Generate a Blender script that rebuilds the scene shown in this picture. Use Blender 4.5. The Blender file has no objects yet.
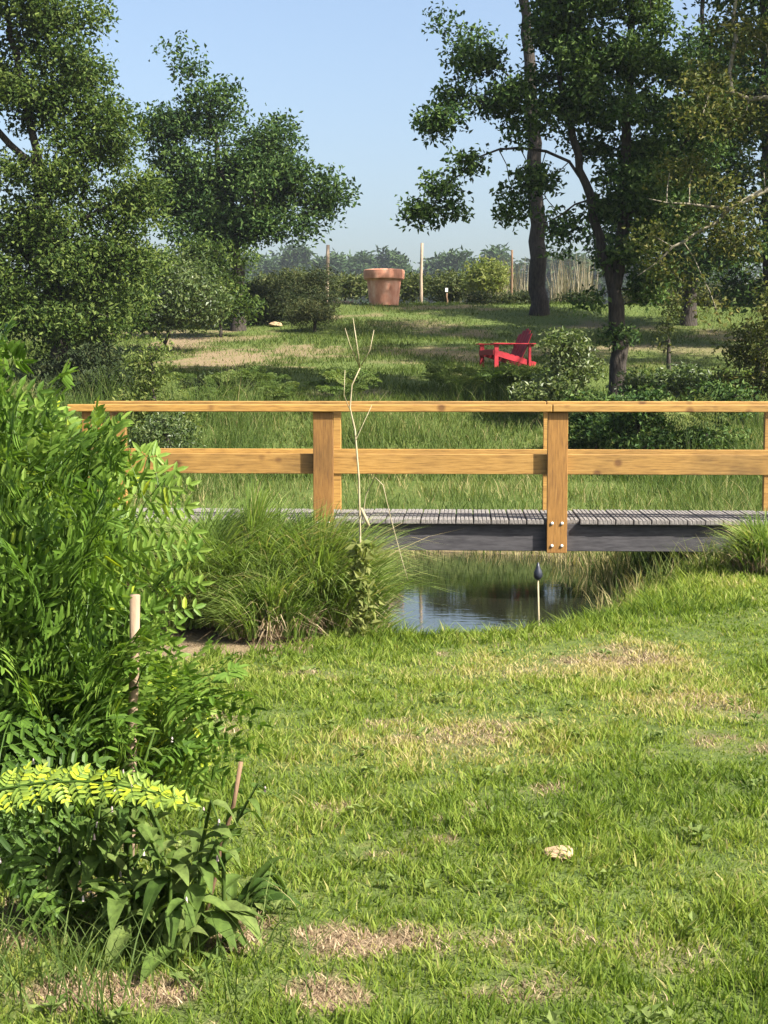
import bpy, bmesh, math, random
import numpy as np
from mathutils import Vector, Matrix

rng = np.random.default_rng(7)
random.seed(7)
SC = bpy.context.scene
COL = SC.collection
R = math.radians

# ------------------------------------------------------------------ camera, world, sun, exposure
F = 1539.0
PITCH = math.atan(132.0 / F)
EYE = 1.6
cd = bpy.data.cameras.new('camera')
cam = bpy.data.objects.new('camera', cd)
COL.objects.link(cam)
cam.location = (0, 0, EYE)
cam.rotation_euler = (R(90) - PITCH, 0, 0)
cd.sensor_fit = 'VERTICAL'
cd.sensor_height = 36.0
cd.lens = 36.0 * F / 1024.0
cd.clip_start = 0.1
cd.clip_end = 3000
SC.camera = cam

SUN_AZ, SUN_EL = R(33), R(43)          # azimuth towards the camera from +X
sdir = Vector((math.cos(SUN_AZ) * math.cos(SUN_EL), -math.sin(SUN_AZ) * math.cos(SUN_EL), math.sin(SUN_EL)))
w = bpy.data.worlds.new('World')
SC.world = w
w.use_nodes = True
nt = w.node_tree
bg = nt.nodes['Background']
sky = nt.nodes.new('ShaderNodeTexSky')
sky.sky_type = 'NISHITA'
sky.sun_disc = False
sky.sun_elevation = SUN_EL
sky.sun_rotation = math.atan2(sdir.x, sdir.y)
sky.air_density = 1.0
sky.dust_density = 4.0
sky.ozone_density = 1.7
nt.links.new(sky.outputs[0], bg.inputs[0])
bg.inputs[1].default_value = 0.079
sl = bpy.data.lights.new('sun', 'SUN')
sl.energy = 5.0
sl.angle = R(0.5)
sl.color = (1.0, 0.94, 0.84)
so = bpy.data.objects.new('sun', sl)
COL.objects.link(so)
so.rotation_euler = sdir.to_track_quat('Z', 'Y').to_euler()
so.location = (20, -15, 40)
SC.view_settings.view_transform = 'Standard'
SC.view_settings.look = 'None'
SC.view_settings.exposure = 1.68
SC.view_settings.gamma = 1
SC.cycles.use_denoising = True
SC.cycles.max_bounces = 7
SC.cycles.diffuse_bounces = 3
SC.cycles.glossy_bounces = 3
SC.cycles.transmission_bounces = 4
SC.cycles.volume_bounces = 0
SC.cycles.caustics_reflective = False
SC.cycles.caustics_refractive = False
SC.cycles.sample_clamp_indirect = 6

# ------------------------------------------------------------------ helpers
cp, sp = math.cos(PITCH), math.sin(PITCH)


def P(px, py, Y):
    """the point seen at pixel (px, py) at ground distance Y"""
    xc, yc = (px - 384) / F, (512 - py) / F
    d = np.array([xc, cp + yc * sp, -sp + yc * cp])
    return np.array([0, 0, EYE]) + d * (Y / d[1])


def vnoise(x, y, scale, seed):
    g = np.random.default_rng(seed).random((64, 64))
    u, v = np.asarray(x) / scale + 1000.3, np.asarray(y) / scale + 1000.7
    i, j = np.floor(u).astype(int), np.floor(v).astype(int)
    fu, fv = u - i, v - j
    fu, fv = fu * fu * (3 - 2 * fu), fv * fv * (3 - 2 * fv)
    i0, i1, j0, j1 = i % 64, (i + 1) % 64, j % 64, (j + 1) % 64
    return (g[i0, j0] * (1 - fu) + g[i1, j0] * fu) * (1 - fv) + (g[i0, j1] * (1 - fu) + g[i1, j1] * fu) * fv


def sstep(a, b, x):
    t = np.clip((np.asarray(x) - a) / (b - a), 0, 1)
    return t * t * (3 - 2 * t)


POND = np.array([(.05, 10.45), (.75, 10.75), (1.3, 11.4), (1.7, 12.3), (2.05, 13.4), (2.2, 14.8), (2.1, 16.0), (1.7, 16.9),
                 (.7, 17.3), (-1, 17.6), (-4, 18.0), (-9, 18.6), (-20, 19.0), (-20, 16.5), (-9, 16.2), (-4, 15.8), (-1.6, 15.2), (-.6, 14.2),
                 (-.2, 13.0), (-.02, 11.6)])
WATER_Z = -0.35


def pond_sd(x, y):
    x, y = np.asarray(x, float), np.asarray(y, float)
    d = np.full(x.shape, 1e9)
    inside = np.zeros(x.shape, bool)
    n = len(POND)
    for k in range(n):
        a, b = POND[k], POND[(k + 1) % n]
        ab = b - a
        t = np.clip(((x - a[0]) * ab[0] + (y - a[1]) * ab[1]) / (ab @ ab), 0, 1)
        d = np.minimum(d, np.hypot(x - a[0] - t * ab[0], y - a[1] - t * ab[1]))
        c = (a[1] > y) != (b[1] > y)
        with np.errstate(divide='ignore', invalid='ignore'):
            xi = (b[0] - a[0]) * (y - a[1]) / (b[1] - a[1]) + a[0]
        inside ^= c & (x < xi)
    return np.where(inside, -d, d)


PY = [-900, 14, 17.5, 19.5, 22, 26, 30, 35, 42, 50, 53, 70, 120, 300, 3000]
PZ = [0, 0, .0, .08, .30, 1.22, 1.58, 1.9, 2.72, 4.02, 4.12, 4.0, 3.6, 3.0, 3.0]


def H(x, y):
    x, y = np.asarray(x, float), np.asarray(y, float)
    yy = y + 1.2 * (vnoise(x, y, 9, 3) - .5) * sstep(20, 26, y)
    T = np.interp(yy, PY, PZ)
    T = T + (vnoise(x, y, 1.7, 4) - .5) * .07 + (vnoise(x, y, .5, 5) - .5) * .025 * (y < 40)
    T = T + (vnoise(x, y, 6, 6) - .5) * .25 * sstep(24, 32, y)
    d = pond_sd(x, y)
    wgt = sstep(-.1, .95, d)
    return (WATER_Z - .06) * (1 - wgt) + T * wgt - .5 * sstep(0, -1.2, d)


def G(px, py):
    """the ground point seen at a pixel"""
    for Y in np.concatenate([np.arange(2.5, 60, .05), np.arange(60, 400, 1)]):
        p = P(px, py, Y)
        if p[2] <= H(p[0], p[1]):
            return p
    return P(px, py, 60)


def on_ground(px, Y):
    x = (px - 384) / F * Y
    return np.array([x, Y, float(H(x, Y))])


def link(o, parent=None):
    COL.objects.link(o)
    if parent is not None:
        o.parent = parent
    return o


def tag(o, label=None, cat=None, group=None, kind=None):
    if label:
        o['label'] = label
    if cat:
        o['category'] = cat
    if group:
        o['group'] = group
    if kind:
        o['kind'] = kind
    return o


def empty(name, loc, rz=0):
    o = bpy.data.objects.new(name, None)
    o.empty_display_size = .2
    o.location = Vector([float(c) for c in loc])
    o.rotation_euler = (0, 0, rz)
    return link(o)


def np_obj(name, V, faces, mat, parent=None, tint=None, smooth=False, origin=None):
    """V (N,3); faces: list of int arrays (M,k)"""
    V = np.asarray(V, np.float32)
    if origin is not None:
        V = V - np.asarray(origin, np.float32)
    me = bpy.data.meshes.new(name)
    faces = [np.asarray(f, np.int32) for f in faces if len(f)]
    nl = sum(f.size for f in faces)
    npoly = sum(len(f) for f in faces)
    me.vertices.add(len(V))
    me.vertices.foreach_set('co', V.ravel())
    me.loops.add(nl)
    me.loops.foreach_set('vertex_index', np.concatenate([f.ravel() for f in faces]))
    me.polygons.add(npoly)
    tot = np.concatenate([np.full(len(f), f.shape[1], np.int32) for f in faces])
    me.polygons.foreach_set('loop_start', np.concatenate([[0], np.cumsum(tot)[:-1]]).astype(np.int32))
    me.polygons.foreach_set('use_smooth', np.full(npoly, bool(smooth)))
    if tint is not None:
        at = me.attributes.new('tint', 'FLOAT', 'POINT')
        at.data.foreach_set('value', np.asarray(tint, np.float32))
    me.update(calc_edges=True)
    me.validate()
    me.materials.append(mat)
    return link(bpy.data.objects.new(name, me), parent)


class Geo:
    """collects boxes, tubes, lathes"""

    def __init__(self):
        self.v, self.f3, self.f4, self.n, self.t = [], [], [], 0, []

    def add(self, V, f4=None, f3=None, tint=.5):
        V = np.asarray(V, float).reshape(-1, 3)
        if f4 is not None and len(f4):
            self.f4.append(np.asarray(f4, int) + self.n)
        if f3 is not None and len(f3):
            self.f3.append(np.asarray(f3, int) + self.n)
        self.v.append(V)
        self.t.append(np.broadcast_to(np.asarray(tint, float), (len(V),)))
        self.n += len(V)

    def box(self, x0, x1, y0, y1, z0, z1, bev=0.0, M=None, tint=.5):
        bm = bmesh.new()
        bmesh.ops.create_cube(bm, size=1)
        for v in bm.verts:
            v.co = ((x0 + x1) / 2 + v.co.x * (x1 - x0), (y0 + y1) / 2 + v.co.y * (y1 - y0), (z0 + z1) / 2 + v.co.z * (z1 - z0))
        if bev:
            bmesh.ops.bevel(bm, geom=list(bm.edges), offset=bev, segments=1, affect='EDGES')
        if M is not None:
            bm.transform(M)
        bm.verts.index_update()
        V = [tuple(v.co) for v in bm.verts]
        f4 = [[v.index for v in f.verts] for f in bm.faces if len(f.verts) == 4]
        f3 = [[v.index for v in f.verts] for f in bm.faces if len(f.verts) == 3]
        bm.free()
        self.add(V, f4, f3, tint)

    def tube(self, pts, radii, k=8, tint=.5, cap=True):
        pts = np.asarray(pts, float)
        radii = np.broadcast_to(np.asarray(radii, float), (len(pts),))
        tg = np.gradient(pts, axis=0)
        tg /= np.linalg.norm(tg, axis=1)[:, None] + 1e-9
        ref = np.array([0.31, 0.17, 0.0]) if abs(tg[0][2]) > .7 else np.array([0, 0, 1.0])
        V = []
        for p, t, r in zip(pts, tg, radii):
            a = np.cross(t, ref)
            a /= np.linalg.norm(a) + 1e-9
            b = np.cross(t, a)
            an = np.arange(k) * 2 * math.pi / k
            V.append(p + r * (np.cos(an)[:, None] * a + np.sin(an)[:, None] * b))
        n = len(pts)
        f4 = [[i * k + j, i * k + (j + 1) % k, (i + 1) * k + (j + 1) % k, (i + 1) * k + j] for i in range(n - 1) for j in range(k)]
        V = np.concatenate(V)
        f3 = []
        if cap:
            V = np.vstack([V, pts[0], pts[-1]])
            f3 = [[(j + 1) % k, j, n * k] for j in range(k)] + [[(n - 1) * k + j, (n - 1) * k + (j + 1) % k, n * k + 1] for j in range(k)]
        self.add(V, f4, f3, tint)

    def lathe(self, prof, k=48, c=(0, 0, 0), tint=.5):
        an = np.arange(k) * 2 * math.pi / k
        V = np.concatenate([np.stack([c[0] + r * np.cos(an), c[1] + r * np.sin(an), np.full(k, c[2] + z)], 1) for r, z in prof])
        f4 = [[i * k + j, i * k + (j + 1) % k, (i + 1) * k + (j + 1) % k, (i + 1) * k + j] for i in range(len(prof) - 1) for j in range(k)]
        self.add(V, f4, None, tint)

    def obj(self, name, mat, parent=None, smooth=False, origin=None):
        return np_obj(name, np.concatenate(self.v), [np.concatenate(l) for l in (self.f3, self.f4) if l], mat, parent,
                      np.concatenate(self.t), smooth, origin)


# ------------------------------------------------------------------ materials
def new_mat(name):
    m = bpy.data.materials.new(name)
    m.use_nodes = True
    t = m.node_tree
    b = t.nodes['Principled BSDF']
    return m, t, b


def ramp(t, stops, src=None):
    r = t.nodes.new('ShaderNodeValToRGB')
    e = r.color_ramp.elements
    while len(e) < len(stops):
        e.new(.5)
    for k, (p, c) in enumerate(stops):
        e[k].position = p
        e[k].color = (*c, 1)
    if src is not None:
        t.links.new(src, r.inputs[0])
    return r


def noise(t, scale, detail=4, vec=None, rough=.55):
    n = t.nodes.new('ShaderNodeTexNoise')
    n.inputs['Scale'].default_value = scale
    n.inputs['Detail'].default_value = detail
    n.inputs['Roughness'].default_value = rough
    if vec is not None:
        t.links.new(vec, n.inputs['Vector'])
    return n


def coords(t, scale=(1, 1, 1), kind='Object'):
    c = t.nodes.new('ShaderNodeTexCoord')
    m = t.nodes.new('ShaderNodeMapping')
    m.inputs['Scale'].default_value = scale
    t.links.new(c.outputs[kind], m.inputs[0])
    return m.outputs[0]


def leaf_mat(name, stops, transl=.35, tcol=(1.15, 1.2, .55), rough=.6, spec=.12, blotch=0):
    m, t, b = new_mat(name)
    a = t.nodes.new('ShaderNodeAttribute')
    a.attribute_name = 'tint'
    r = ramp(t, stops, a.outputs['Fac'])
    if blotch:
        nz = noise(t, blotch, 4, coords(t))
        k = ramp(t, [(.3, (.62, .62, .6)), (.62, (1.1, 1.1, 1.0)), (.72, (1.25, 1.15, .9))], nz.outputs[0])
        mm = t.nodes.new('ShaderNodeMix')
        mm.data_type = 'RGBA'
        mm.blend_type = 'MULTIPLY'
        mm.inputs[0].default_value = 1
        t.links.new(r.outputs[0], mm.inputs[6])
        t.links.new(k.outputs[0], mm.inputs[7])

        class _o:
            outputs = [mm.outputs[2]]
        r = _o
        bump(t, b, nz.outputs[0], .35, .004)
    t.links.new(r.outputs[0], b.inputs['Base Color'])
    b.inputs['Roughness'].default_value = rough
    b.inputs['Specular IOR Level'].default_value = spec
    tr = t.nodes.new('ShaderNodeBsdfTranslucent')
    mul = t.nodes.new('ShaderNodeMix')
    mul.data_type = 'RGBA'
    mul.blend_type = 'MULTIPLY'
    mul.inputs[0].default_value = 1
    t.links.new(r.outputs[0], mul.inputs[6])
    mul.inputs[7].default_value = (*tcol, 1)
    t.links.new(mul.outputs[2], tr.inputs[0])
    mx = t.nodes.new('ShaderNodeMixShader')
    mx.inputs[0].default_value = transl
    t.links.new(b.outputs[0], mx.inputs[1])
    t.links.new(tr.outputs[0], mx.inputs[2])
    t.links.new(mx.outputs[0], t.nodes['Material Output'].inputs[0])
    return m


def bump(t, b, src, strength=.3, dist=.02):
    n = t.nodes.new('ShaderNodeBump')
    n.inputs['Strength'].default_value = strength
    n.inputs['Distance'].default_value = dist
    t.links.new(src, n.inputs['Height'])
    t.links.new(n.outputs[0], b.inputs['Normal'])


def noisy_mat(name, stops, scale=8, vscale=(1, 1, 1), rough=.8, bs=.3, bd=.01, detail=5, spec=.3):
    m, t, b = new_mat(name)
    n = noise(t, scale, detail, coords(t, vscale))
    r = ramp(t, stops, n.outputs[0])
    t.links.new(r.outputs[0], b.inputs['Base Color'])
    b.inputs['Roughness'].default_value = rough
    b.inputs['Specular IOR Level'].default_value = spec
    if bs:
        bump(t, b, n.outputs[0], bs, bd)
    return m


def wood_mat(name, vscale, lo, mid, hi):
    m, t, b = new_mat(name)
    v = coords(t, vscale)
    n = noise(t, 5, 7, v, .65)
    r = ramp(t, [(.3, lo), (.5, mid), (.72, hi)], n.outputs[0])
    # knots
    v2 = coords(t, (1, 1, 1))
    vo = t.nodes.new('ShaderNodeTexVoronoi')
    vo.inputs['Scale'].default_value = 4.0
    t.links.new(v2, vo.inputs['Vector'])
    kr = ramp(t, [(.08, (.32, .2, .13)), (.19, (1, 1, 1))], vo.outputs['Distance'])
    mul = t.nodes.new('ShaderNodeMix')
    mul.data_type = 'RGBA'
    mul.blend_type = 'MULTIPLY'
    mul.inputs[0].default_value = .8
    t.links.new(r.outputs[0], mul.inputs[6])
    t.links.new(kr.outputs[0], mul.inputs[7])
    at = t.nodes.new('ShaderNodeAttribute')
    at.attribute_name = 'tint'
    n3 = noise(t, 1.6, 5, coords(t, (1, 1, 1)))
    ad = t.nodes.new('ShaderNodeMath')
    ad.operation = 'MULTIPLY_ADD'
    t.links.new(at.outputs['Fac'], ad.inputs[0])
    ad.inputs[1].default_value = .6
    t.links.new(n3.outputs[0], ad.inputs[2])
    wr = ramp(t, [(.45, (.52, .51, .50)), (.68, (.93, .92, .90)), (1.0, (1.2, 1.18, 1.1))], ad.outputs[0])
    m2 = t.nodes.new('ShaderNodeMix')
    m2.data_type = 'RGBA'
    m2.blend_type = 'MULTIPLY'
    m2.inputs[0].default_value = 1
    t.links.new(mul.outputs[2], m2.inputs[6])
    t.links.new(wr.outputs[0], m2.inputs[7])
    t.links.new(m2.outputs[2], b.inputs['Base Color'])
    b.inputs['Roughness'].default_value = .62
    bump(t, b, n.outputs[0], .25, .004)
    return m


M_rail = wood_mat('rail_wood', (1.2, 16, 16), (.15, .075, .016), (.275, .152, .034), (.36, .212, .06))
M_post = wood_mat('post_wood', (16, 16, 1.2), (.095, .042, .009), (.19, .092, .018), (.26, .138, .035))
M_deck = noisy_mat('weathered_deck', [(.3, (.09, .082, .076)), (.6, (.20, .183, .168)), (.8, (.28, .26, .24))], 6, (14, 1.2, 4), .85, .5, .006)
M_beam = noisy_mat('tarred_beam', [(.3, (.028, .027, .030)), (.7, (.065, .062, .066))], 5, (1.5, 10, 10), .7, .3, .005)
M_bolt, _t, _b = new_mat('zinc_bolt')
_b.inputs['Base Color'].default_value = (.62, .6, .55, 1)
_b.inputs['Roughness'].default_value = .45
_b.inputs['Metallic'].default_value = .5
M_bark = noisy_mat('oak_bark', [(.3, (.016, .013, .010)), (.7, (.055, .045, .036))], 9, (3, 3, .7), .95, .8, .04)  # darkened to carry the shade of the crowns on the trunks
M_bark_pale = noisy_mat('lichen_bark', [(.3, (.10, .085, .06)), (.7, (.30, .27, .19))], 7, (2, 2, 2), .9, .5, .02)
M_stem = noisy_mat('plant_stem', [(.3, (.07, .08, .025)), (.7, (.13, .12, .05))], 14, (1, 1, 1), .7, 0)
M_stake = noisy_mat('dry_stake', [(.3, (.075, .042, .022)), (.7, (.19, .12, .07))], 12, (3, 3, .6), .8, .4, .01)
M_palepost = noisy_mat('pale_timber', [(.3, (.20, .15, .105)), (.7, (.34, .27, .195))], 6, (3, 3, .6), .85, .3, .01)
M_cut = noisy_mat('cut_stake_wood', [(.3, (.16, .11, .07)), (.7, (.34, .25, .17))], 10, (3, 3, .5), .85, .4, .008)
M_straw = noisy_mat('dry_stalk', [(.3, (.22, .18, .10)), (.7, (.38, .33, .21))], 12, (1, 1, 1), .7, 0)
M_terra = noisy_mat('terracotta', [(.25, (.28, .115, .07)), (.5, (.48, .225, .145)), (.75, (.58, .36, .27))], 4.5, (1, 1, .6), .85, .15, .02)
M_soil = noisy_mat('pot_soil', [(.3, (.03, .02, .015)), (.7, (.09, .06, .04))], 9, (1, 1, 1), .95, .6, .03)
M_red = noisy_mat('red_paint', [(.3, (.18, .006, .012)), (.7, (.28, .009, .018))], 5, (1, 1, 1), .5, .05, .003)
M_stone = noisy_mat('tan_stone', [(.3, (.27, .18, .10)), (.7, (.40, .29, .17))], 30, (1, 1, 1), .85, .5, .01)
M_black = noisy_mat('dark_cap', [(.3, (.012, .014, .022)), (.7, (.03, .035, .05))], 20, (1, 1, 1), .35, .2, .003)
M_white, _t, _b = new_mat('white_tag')
_b.inputs['Base Color'].default_value = (.75, .74, .7, 1)

L_oak = leaf_mat('oak_leaf', [(0, (.022, .044, .009)), (.5, (.055, .094, .018)), (1, (.150, .195, .050))], .36)
L_oakdark = leaf_mat('dark_oak_leaf', [(0, (.014, .034, .010)), (.5, (.032, .068, .016)), (1, (.110, .165, .045))], .30)
L_olive = leaf_mat('olive_leaf', [(0, (.036, .050, .012)), (.5, (.072, .088, .022)), (1, (.14, .13, .036))], .35)
L_shrub = leaf_mat('shrub_leaf', [(0, (.035, .060, .016)), (.5, (.075, .115, .030)), (1, (.14, .17, .06))], .35, rough=.45, spec=.4)
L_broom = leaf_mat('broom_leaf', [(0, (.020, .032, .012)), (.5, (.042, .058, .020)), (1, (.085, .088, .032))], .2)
L_lime = leaf_mat('lime_leaf', [(0, (.07, .10, .025)), (.5, (.12, .16, .04)), (1, (.20, .22, .07))], .4)
L_pine = leaf_mat('pine_needles', [(0, (.020, .040, .014)), (.5, (.036, .066, .022)), (1, (.060, .095, .032))], .15)
L_fern = leaf_mat('fern_leaf', [(0, (.022, .052, .007)), (.5, (.095, .175, .024)), (.85, (.21, .30, .055)), (1, (.38, .44, .03))], .38, rough=.5, spec=.22)
L_bracken = leaf_mat('bracken_leaf', [(0, (.05, .09, .02)), (.5, (.10, .145, .035)), (1, (.17, .19, .06))], .4)
L_comfrey = leaf_mat('comfrey_leaf', [(0, (.040, .080, .016)), (.5, (.085, .135, .030)), (1, (.16, .205, .065))], .35, rough=.7, blotch=45)
L_flower = leaf_mat('flower_bell', [(0, (.45, .34, .33)), (1, (.62, .54, .52))], .3, (1, 1, 1))
L_grass = leaf_mat('lawn_blade', [(0, (.050, .090, .012)), (.35, (.122, .182, .024)), (.65, (.215, .265, .050)), (.85, (.29, .285, .09)), (1, (.38, .32, .15))], .45)
L_meadow = leaf_mat('meadow_blade', [(0, (.026, .046, .008)), (.35, (.055, .086, .014)), (.65, (.105, .132, .028)), (.85, (.18, .17, .058)), (1, (.25, .21, .10))], .3)
L_tall = leaf_mat('tall_blade', [(0, (.040, .070, .014)), (.4, (.080, .125, .028)), (.75, (.145, .175, .05)), (1, (.36, .30, .15))], .4)
L_sedge = leaf_mat('sedge_blade', [(0, (.050, .092, .016)), (.5, (.135, .205, .042)), (.85, (.23, .29, .085)), (1, (.36, .30, .15))], .45)
L_scrub = leaf_mat('scrub_leaf', [(0, (.045, .062, .018)), (.5, (.078, .098, .030)), (1, (.15, .155, .06))], .3)
L_reed = leaf_mat('reed_stalk', [(0, (.07, .075, .04)), (.6, (.17, .15, .095)), (1, (.32, .285, .20))], .25)
L_thatch = leaf_mat('dead_thatch', [(0, (.10, .065, .038)), (.5, (.24, .17, .105)), (1, (.42, .34, .21))], .15, (1, .9, .7))

# ------------------------------------------------------------------ bare patches of the lawn and meadow
PATCH = []                                   # x, y, rx, ry, strength
for px, py, rx, ry, s in [(625, 652, 75, 13, .85), (715, 705, 75, 18, .6), (470, 738, 80, 20, .6), (350, 930, 95, 28, .95), (310, 985, 60, 25, .95),
                          (110, 985, 120, 24, .98), (560, 930, 120, 12, .32), (560, 670, 120, 10, .35), (330, 803, 22, 8, .6), (40, 900, 70, 40, .9),
                          (685, 945, 45, 20, .28), (720, 587, 40, 10, .5), (480, 755, 40, 12, .4), (230, 930, 70, 30, .8)]:
    a = P(px, py, 1)
    k = EYE / (EYE - a[2])
    Y = k
    x = (px - 384) / F * Y
    PATCH.append((x, Y, rx / F * Y, ry / F * Y * Y / EYE, s * (.66 if Y > 5.5 else .95)))
for px, py, rx, ry, s in [(225, 362, 75, 14, .8), (180, 345, 40, 10, .8), (420, 325, 50, 5, .5), (420, 352, 60, 5, .6), (300, 352, 50, 8, .7), (560, 352, 60, 6, .5), (700, 350, 60, 5, .45)]:
    g = G(px, py)
    g2 = G(px, py - ry)
    PATCH.append((g[0], g[1], rx / F * g[1], max(.5, abs(g2[1] - g[1])), s))


def bare(x, y):
    x, y = np.asarray(x, float), np.asarray(y, float)
    m = np.zeros(x.shape)
    wx = (vnoise(x, y, .30, 21) - .5) * .9 + (vnoise(x, y, .10, 22) - .5) * .6
    for cx, cy, rx, ry, s in PATCH:
        d = np.hypot((x - cx) / rx, (y - cy) / ry)
        m = np.maximum(m, s * (1 - sstep(.45, 1.15, d + wx)))
    m = np.maximum(m, .6 * sstep(.58, .80, vnoise(x * .6, y, 2.1, 25) * .6 + vnoise(x, y, .7, 26) * .4) * (y > 27))
    m = np.maximum(m, .45 * sstep(.66, .84, vnoise(x, y * .6, .38, 23) * .6 + vnoise(x, y, .13, 24) * .4) * (y < 14))
    return m


# ------------------------------------------------------------------ ground
def build_ground():
    xs = np.unique(np.concatenate([np.linspace(-700, -60, 24), np.linspace(-60, -14, 40), np.arange(-14, 14, .28), np.arange(-3.2, 4.2, .07), np.linspace(14, 60, 40), np.linspace(60, 700, 24)]).round(3))
    ys = np.unique(np.concatenate([np.linspace(-60, 2, 25), np.arange(2, 19, .07), np.arange(19, 56, .3), np.linspace(56, 120, 40), np.linspace(120, 900, 40)]).round(3))
    X, Y = np.meshgrid(xs, ys)
    Z = H(X, Y)
    nx, ny = len(xs), len(ys)
    V = np.stack([X.ravel(), Y.ravel(), Z.ravel()], 1)
    i = np.arange(ny - 1)[:, None] * nx + np.arange(nx - 1)[None]
    f = np.stack([i, i + 1, i + nx + 1, i + nx], -1).reshape(-1, 4)
    m, t, b = new_mat('meadow_ground')
    v = coords(t)
    a = t.nodes.new('ShaderNodeAttribute')
    a.attribute_name = 'tint'
    n1 = noise(t, 14, 6, v)
    n2 = noise(t, 90, 4, v)
    green = ramp(t, [(.3, (.045, .070, .016)), (.55, (.085, .115, .028)), (.75, (.13, .135, .045))], n1.outputs[0])
    soil = ramp(t, [(.3, (.10, .064, .042)), (.5, (.20, .138, .09)), (.7, (.31, .23, .15))], n2.outputs[0])
    mx = t.nodes.new('ShaderNodeMix')
    mx.data_type = 'RGBA'
    t.links.new(a.outputs['Fac'], mx.inputs[0])
    t.links.new(green.outputs[0], mx.inputs[6])
    t.links.new(soil.outputs[0], mx.inputs[7])
    t.links.new(mx.outputs[2], b.inputs['Base Color'])
    b.inputs['Roughness'].default_value = .95
    b.inputs['Specular IOR Level'].default_value = .1
    bump(t, b, n2.outputs[0], .6, .03)
    x, y = V[:, 0], V[:, 1]
    d = pond_sd(x, y)
    tint = np.maximum(bare(x, y), .75 * (1 - sstep(.1, .5, d)))
    tint = np.maximum(tint, .8 * ((x < .05) & (x > -3) & (y > 9.5 + .75 * x) & (y < 13)))
    o = np_obj('ground', V, [f], m, None, tint, True)
    tag(o, 'grassy ground rising from a lawn to a meadow bank', 'ground', kind='structure')


build_ground()


def build_water():
    m, t, b = new_mat('stream_water')
    b.inputs['Base Color'].default_value = (.012, .012, .008, 1)
    b.inputs['Roughness'].default_value = .02
    b.inputs['IOR'].default_value = 1.33
    b.inputs['Specular IOR Level'].default_value = 1.0
    n = noise(t, 5, 3, coords(t, (1, 2.2, 1)))
    bump(t, b, n.outputs[0], .035, .02)
    xs, ys = np.linspace(-22, 3.2, 8), np.linspace(9.8, 20, 8)
    X, Y = np.meshgrid(xs, ys)
    V = np.stack([X.ravel(), Y.ravel(), np.full(64, WATER_Z)], 1)
    i = (np.arange(7)[:, None] * 8 + np.arange(7)[None])
    f = np.stack([i, i + 1, i + 9, i + 8], -1).reshape(-1, 4)
    o = np_obj('stream_water', V, [f], m)
    tag(o, 'dark still water of the stream under the footbridge', 'water', kind='structure')


build_water()


# ------------------------------------------------------------------ blades and leaves in bulk
def unit(a):
    return a / (np.linalg.norm(a, axis=-1, keepdims=True) + 1e-9)


def blades(B, h, w, lean, tint, az=None, droop=None, nseg=2, r=rng):
    """grass blades from base points B (N,3); returns V, faces, tint"""
    N = len(B)
    th = r.random(N) * 2 * math.pi if az is None else az
    d = np.stack([np.cos(th), np.sin(th), np.zeros(N)], 1)
    ya = r.random(N) * 2 * math.pi
    s = np.stack([np.cos(ya), np.sin(ya), np.zeros(N)], 1)
    rows = []
    ts = np.linspace(0, 1, nseg + 1)
    droop = np.zeros(N) if droop is None else droop
    for t in ts:
        p = B + d * (lean * h * t ** 1.7)[:, None] + np.array([0, 0, 1]) * (h * t * (1 - droop * t * t))[:, None]
        ww = w * (1 - t) ** .6 * .5
        if t < 1:
            rows.append(p - s * ww[:, None])
            rows.append(p + s * ww[:, None])
        else:
            rows.append(p)
    k = len(rows)
    V = np.stack(rows, 1).reshape(-1, 3)
    o = np.arange(N)[:, None] * k
    f4 = [o + np.array([[2 * i, 2 * i + 1, 2 * i + 3, 2 * i + 2]]) for i in range(nseg - 1)]
    f3 = o + np.array([[k - 3, k - 2, k - 1]])
    return V, [f3] + ([np.concatenate(f4)] if f4 else []), np.repeat(tint, k)


def leaves(C, ax, nrm, L, W, tint, fold=.25):
    """rhombic folded leaves; C base points, ax axis, nrm normal"""
    ax = unit(ax)
    sd = unit(np.cross(nrm, ax))
    n = np.cross(ax, sd)
    L, W = L[:, None], W[:, None]
    tip = C + ax * L - n * L * .12
    mid = C + ax * L * .45
    a = mid + sd * W * .5 + n * W * fold
    b = mid - sd * W * .5 + n * W * fold
    V = np.stack([C, a, tip, b], 1).reshape(-1, 3)
    o = np.arange(len(C))[:, None] * 4
    return V, np.concatenate([o + np.array([[0, 2, 1]]), o + np.array([[0, 3, 2]])]), np.repeat(tint, 4)


def rand_dirs(n, r=rng, up=0.0):
    v = r.normal(size=(n, 3))
    v[:, 2] += up
    return unit(v)


# ------------------------------------------------------------------ lawn
STRAW = []
for px, py, rx, ry, s_ in [(590, 680, 230, 50, .22), (700, 715, 120, 40, .26), (450, 745, 150, 45, .26), (580, 655, 150, 22, .28), (600, 930, 200, 40, .12), (300, 820, 120, 30, .12)]:
    a = P(px, py, 1)
    Y = EYE / (EYE - a[2])
    STRAW.append(((px - 384) / F * Y, Y, rx / F * Y, ry / F * Y * Y / EYE, s_))


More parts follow.
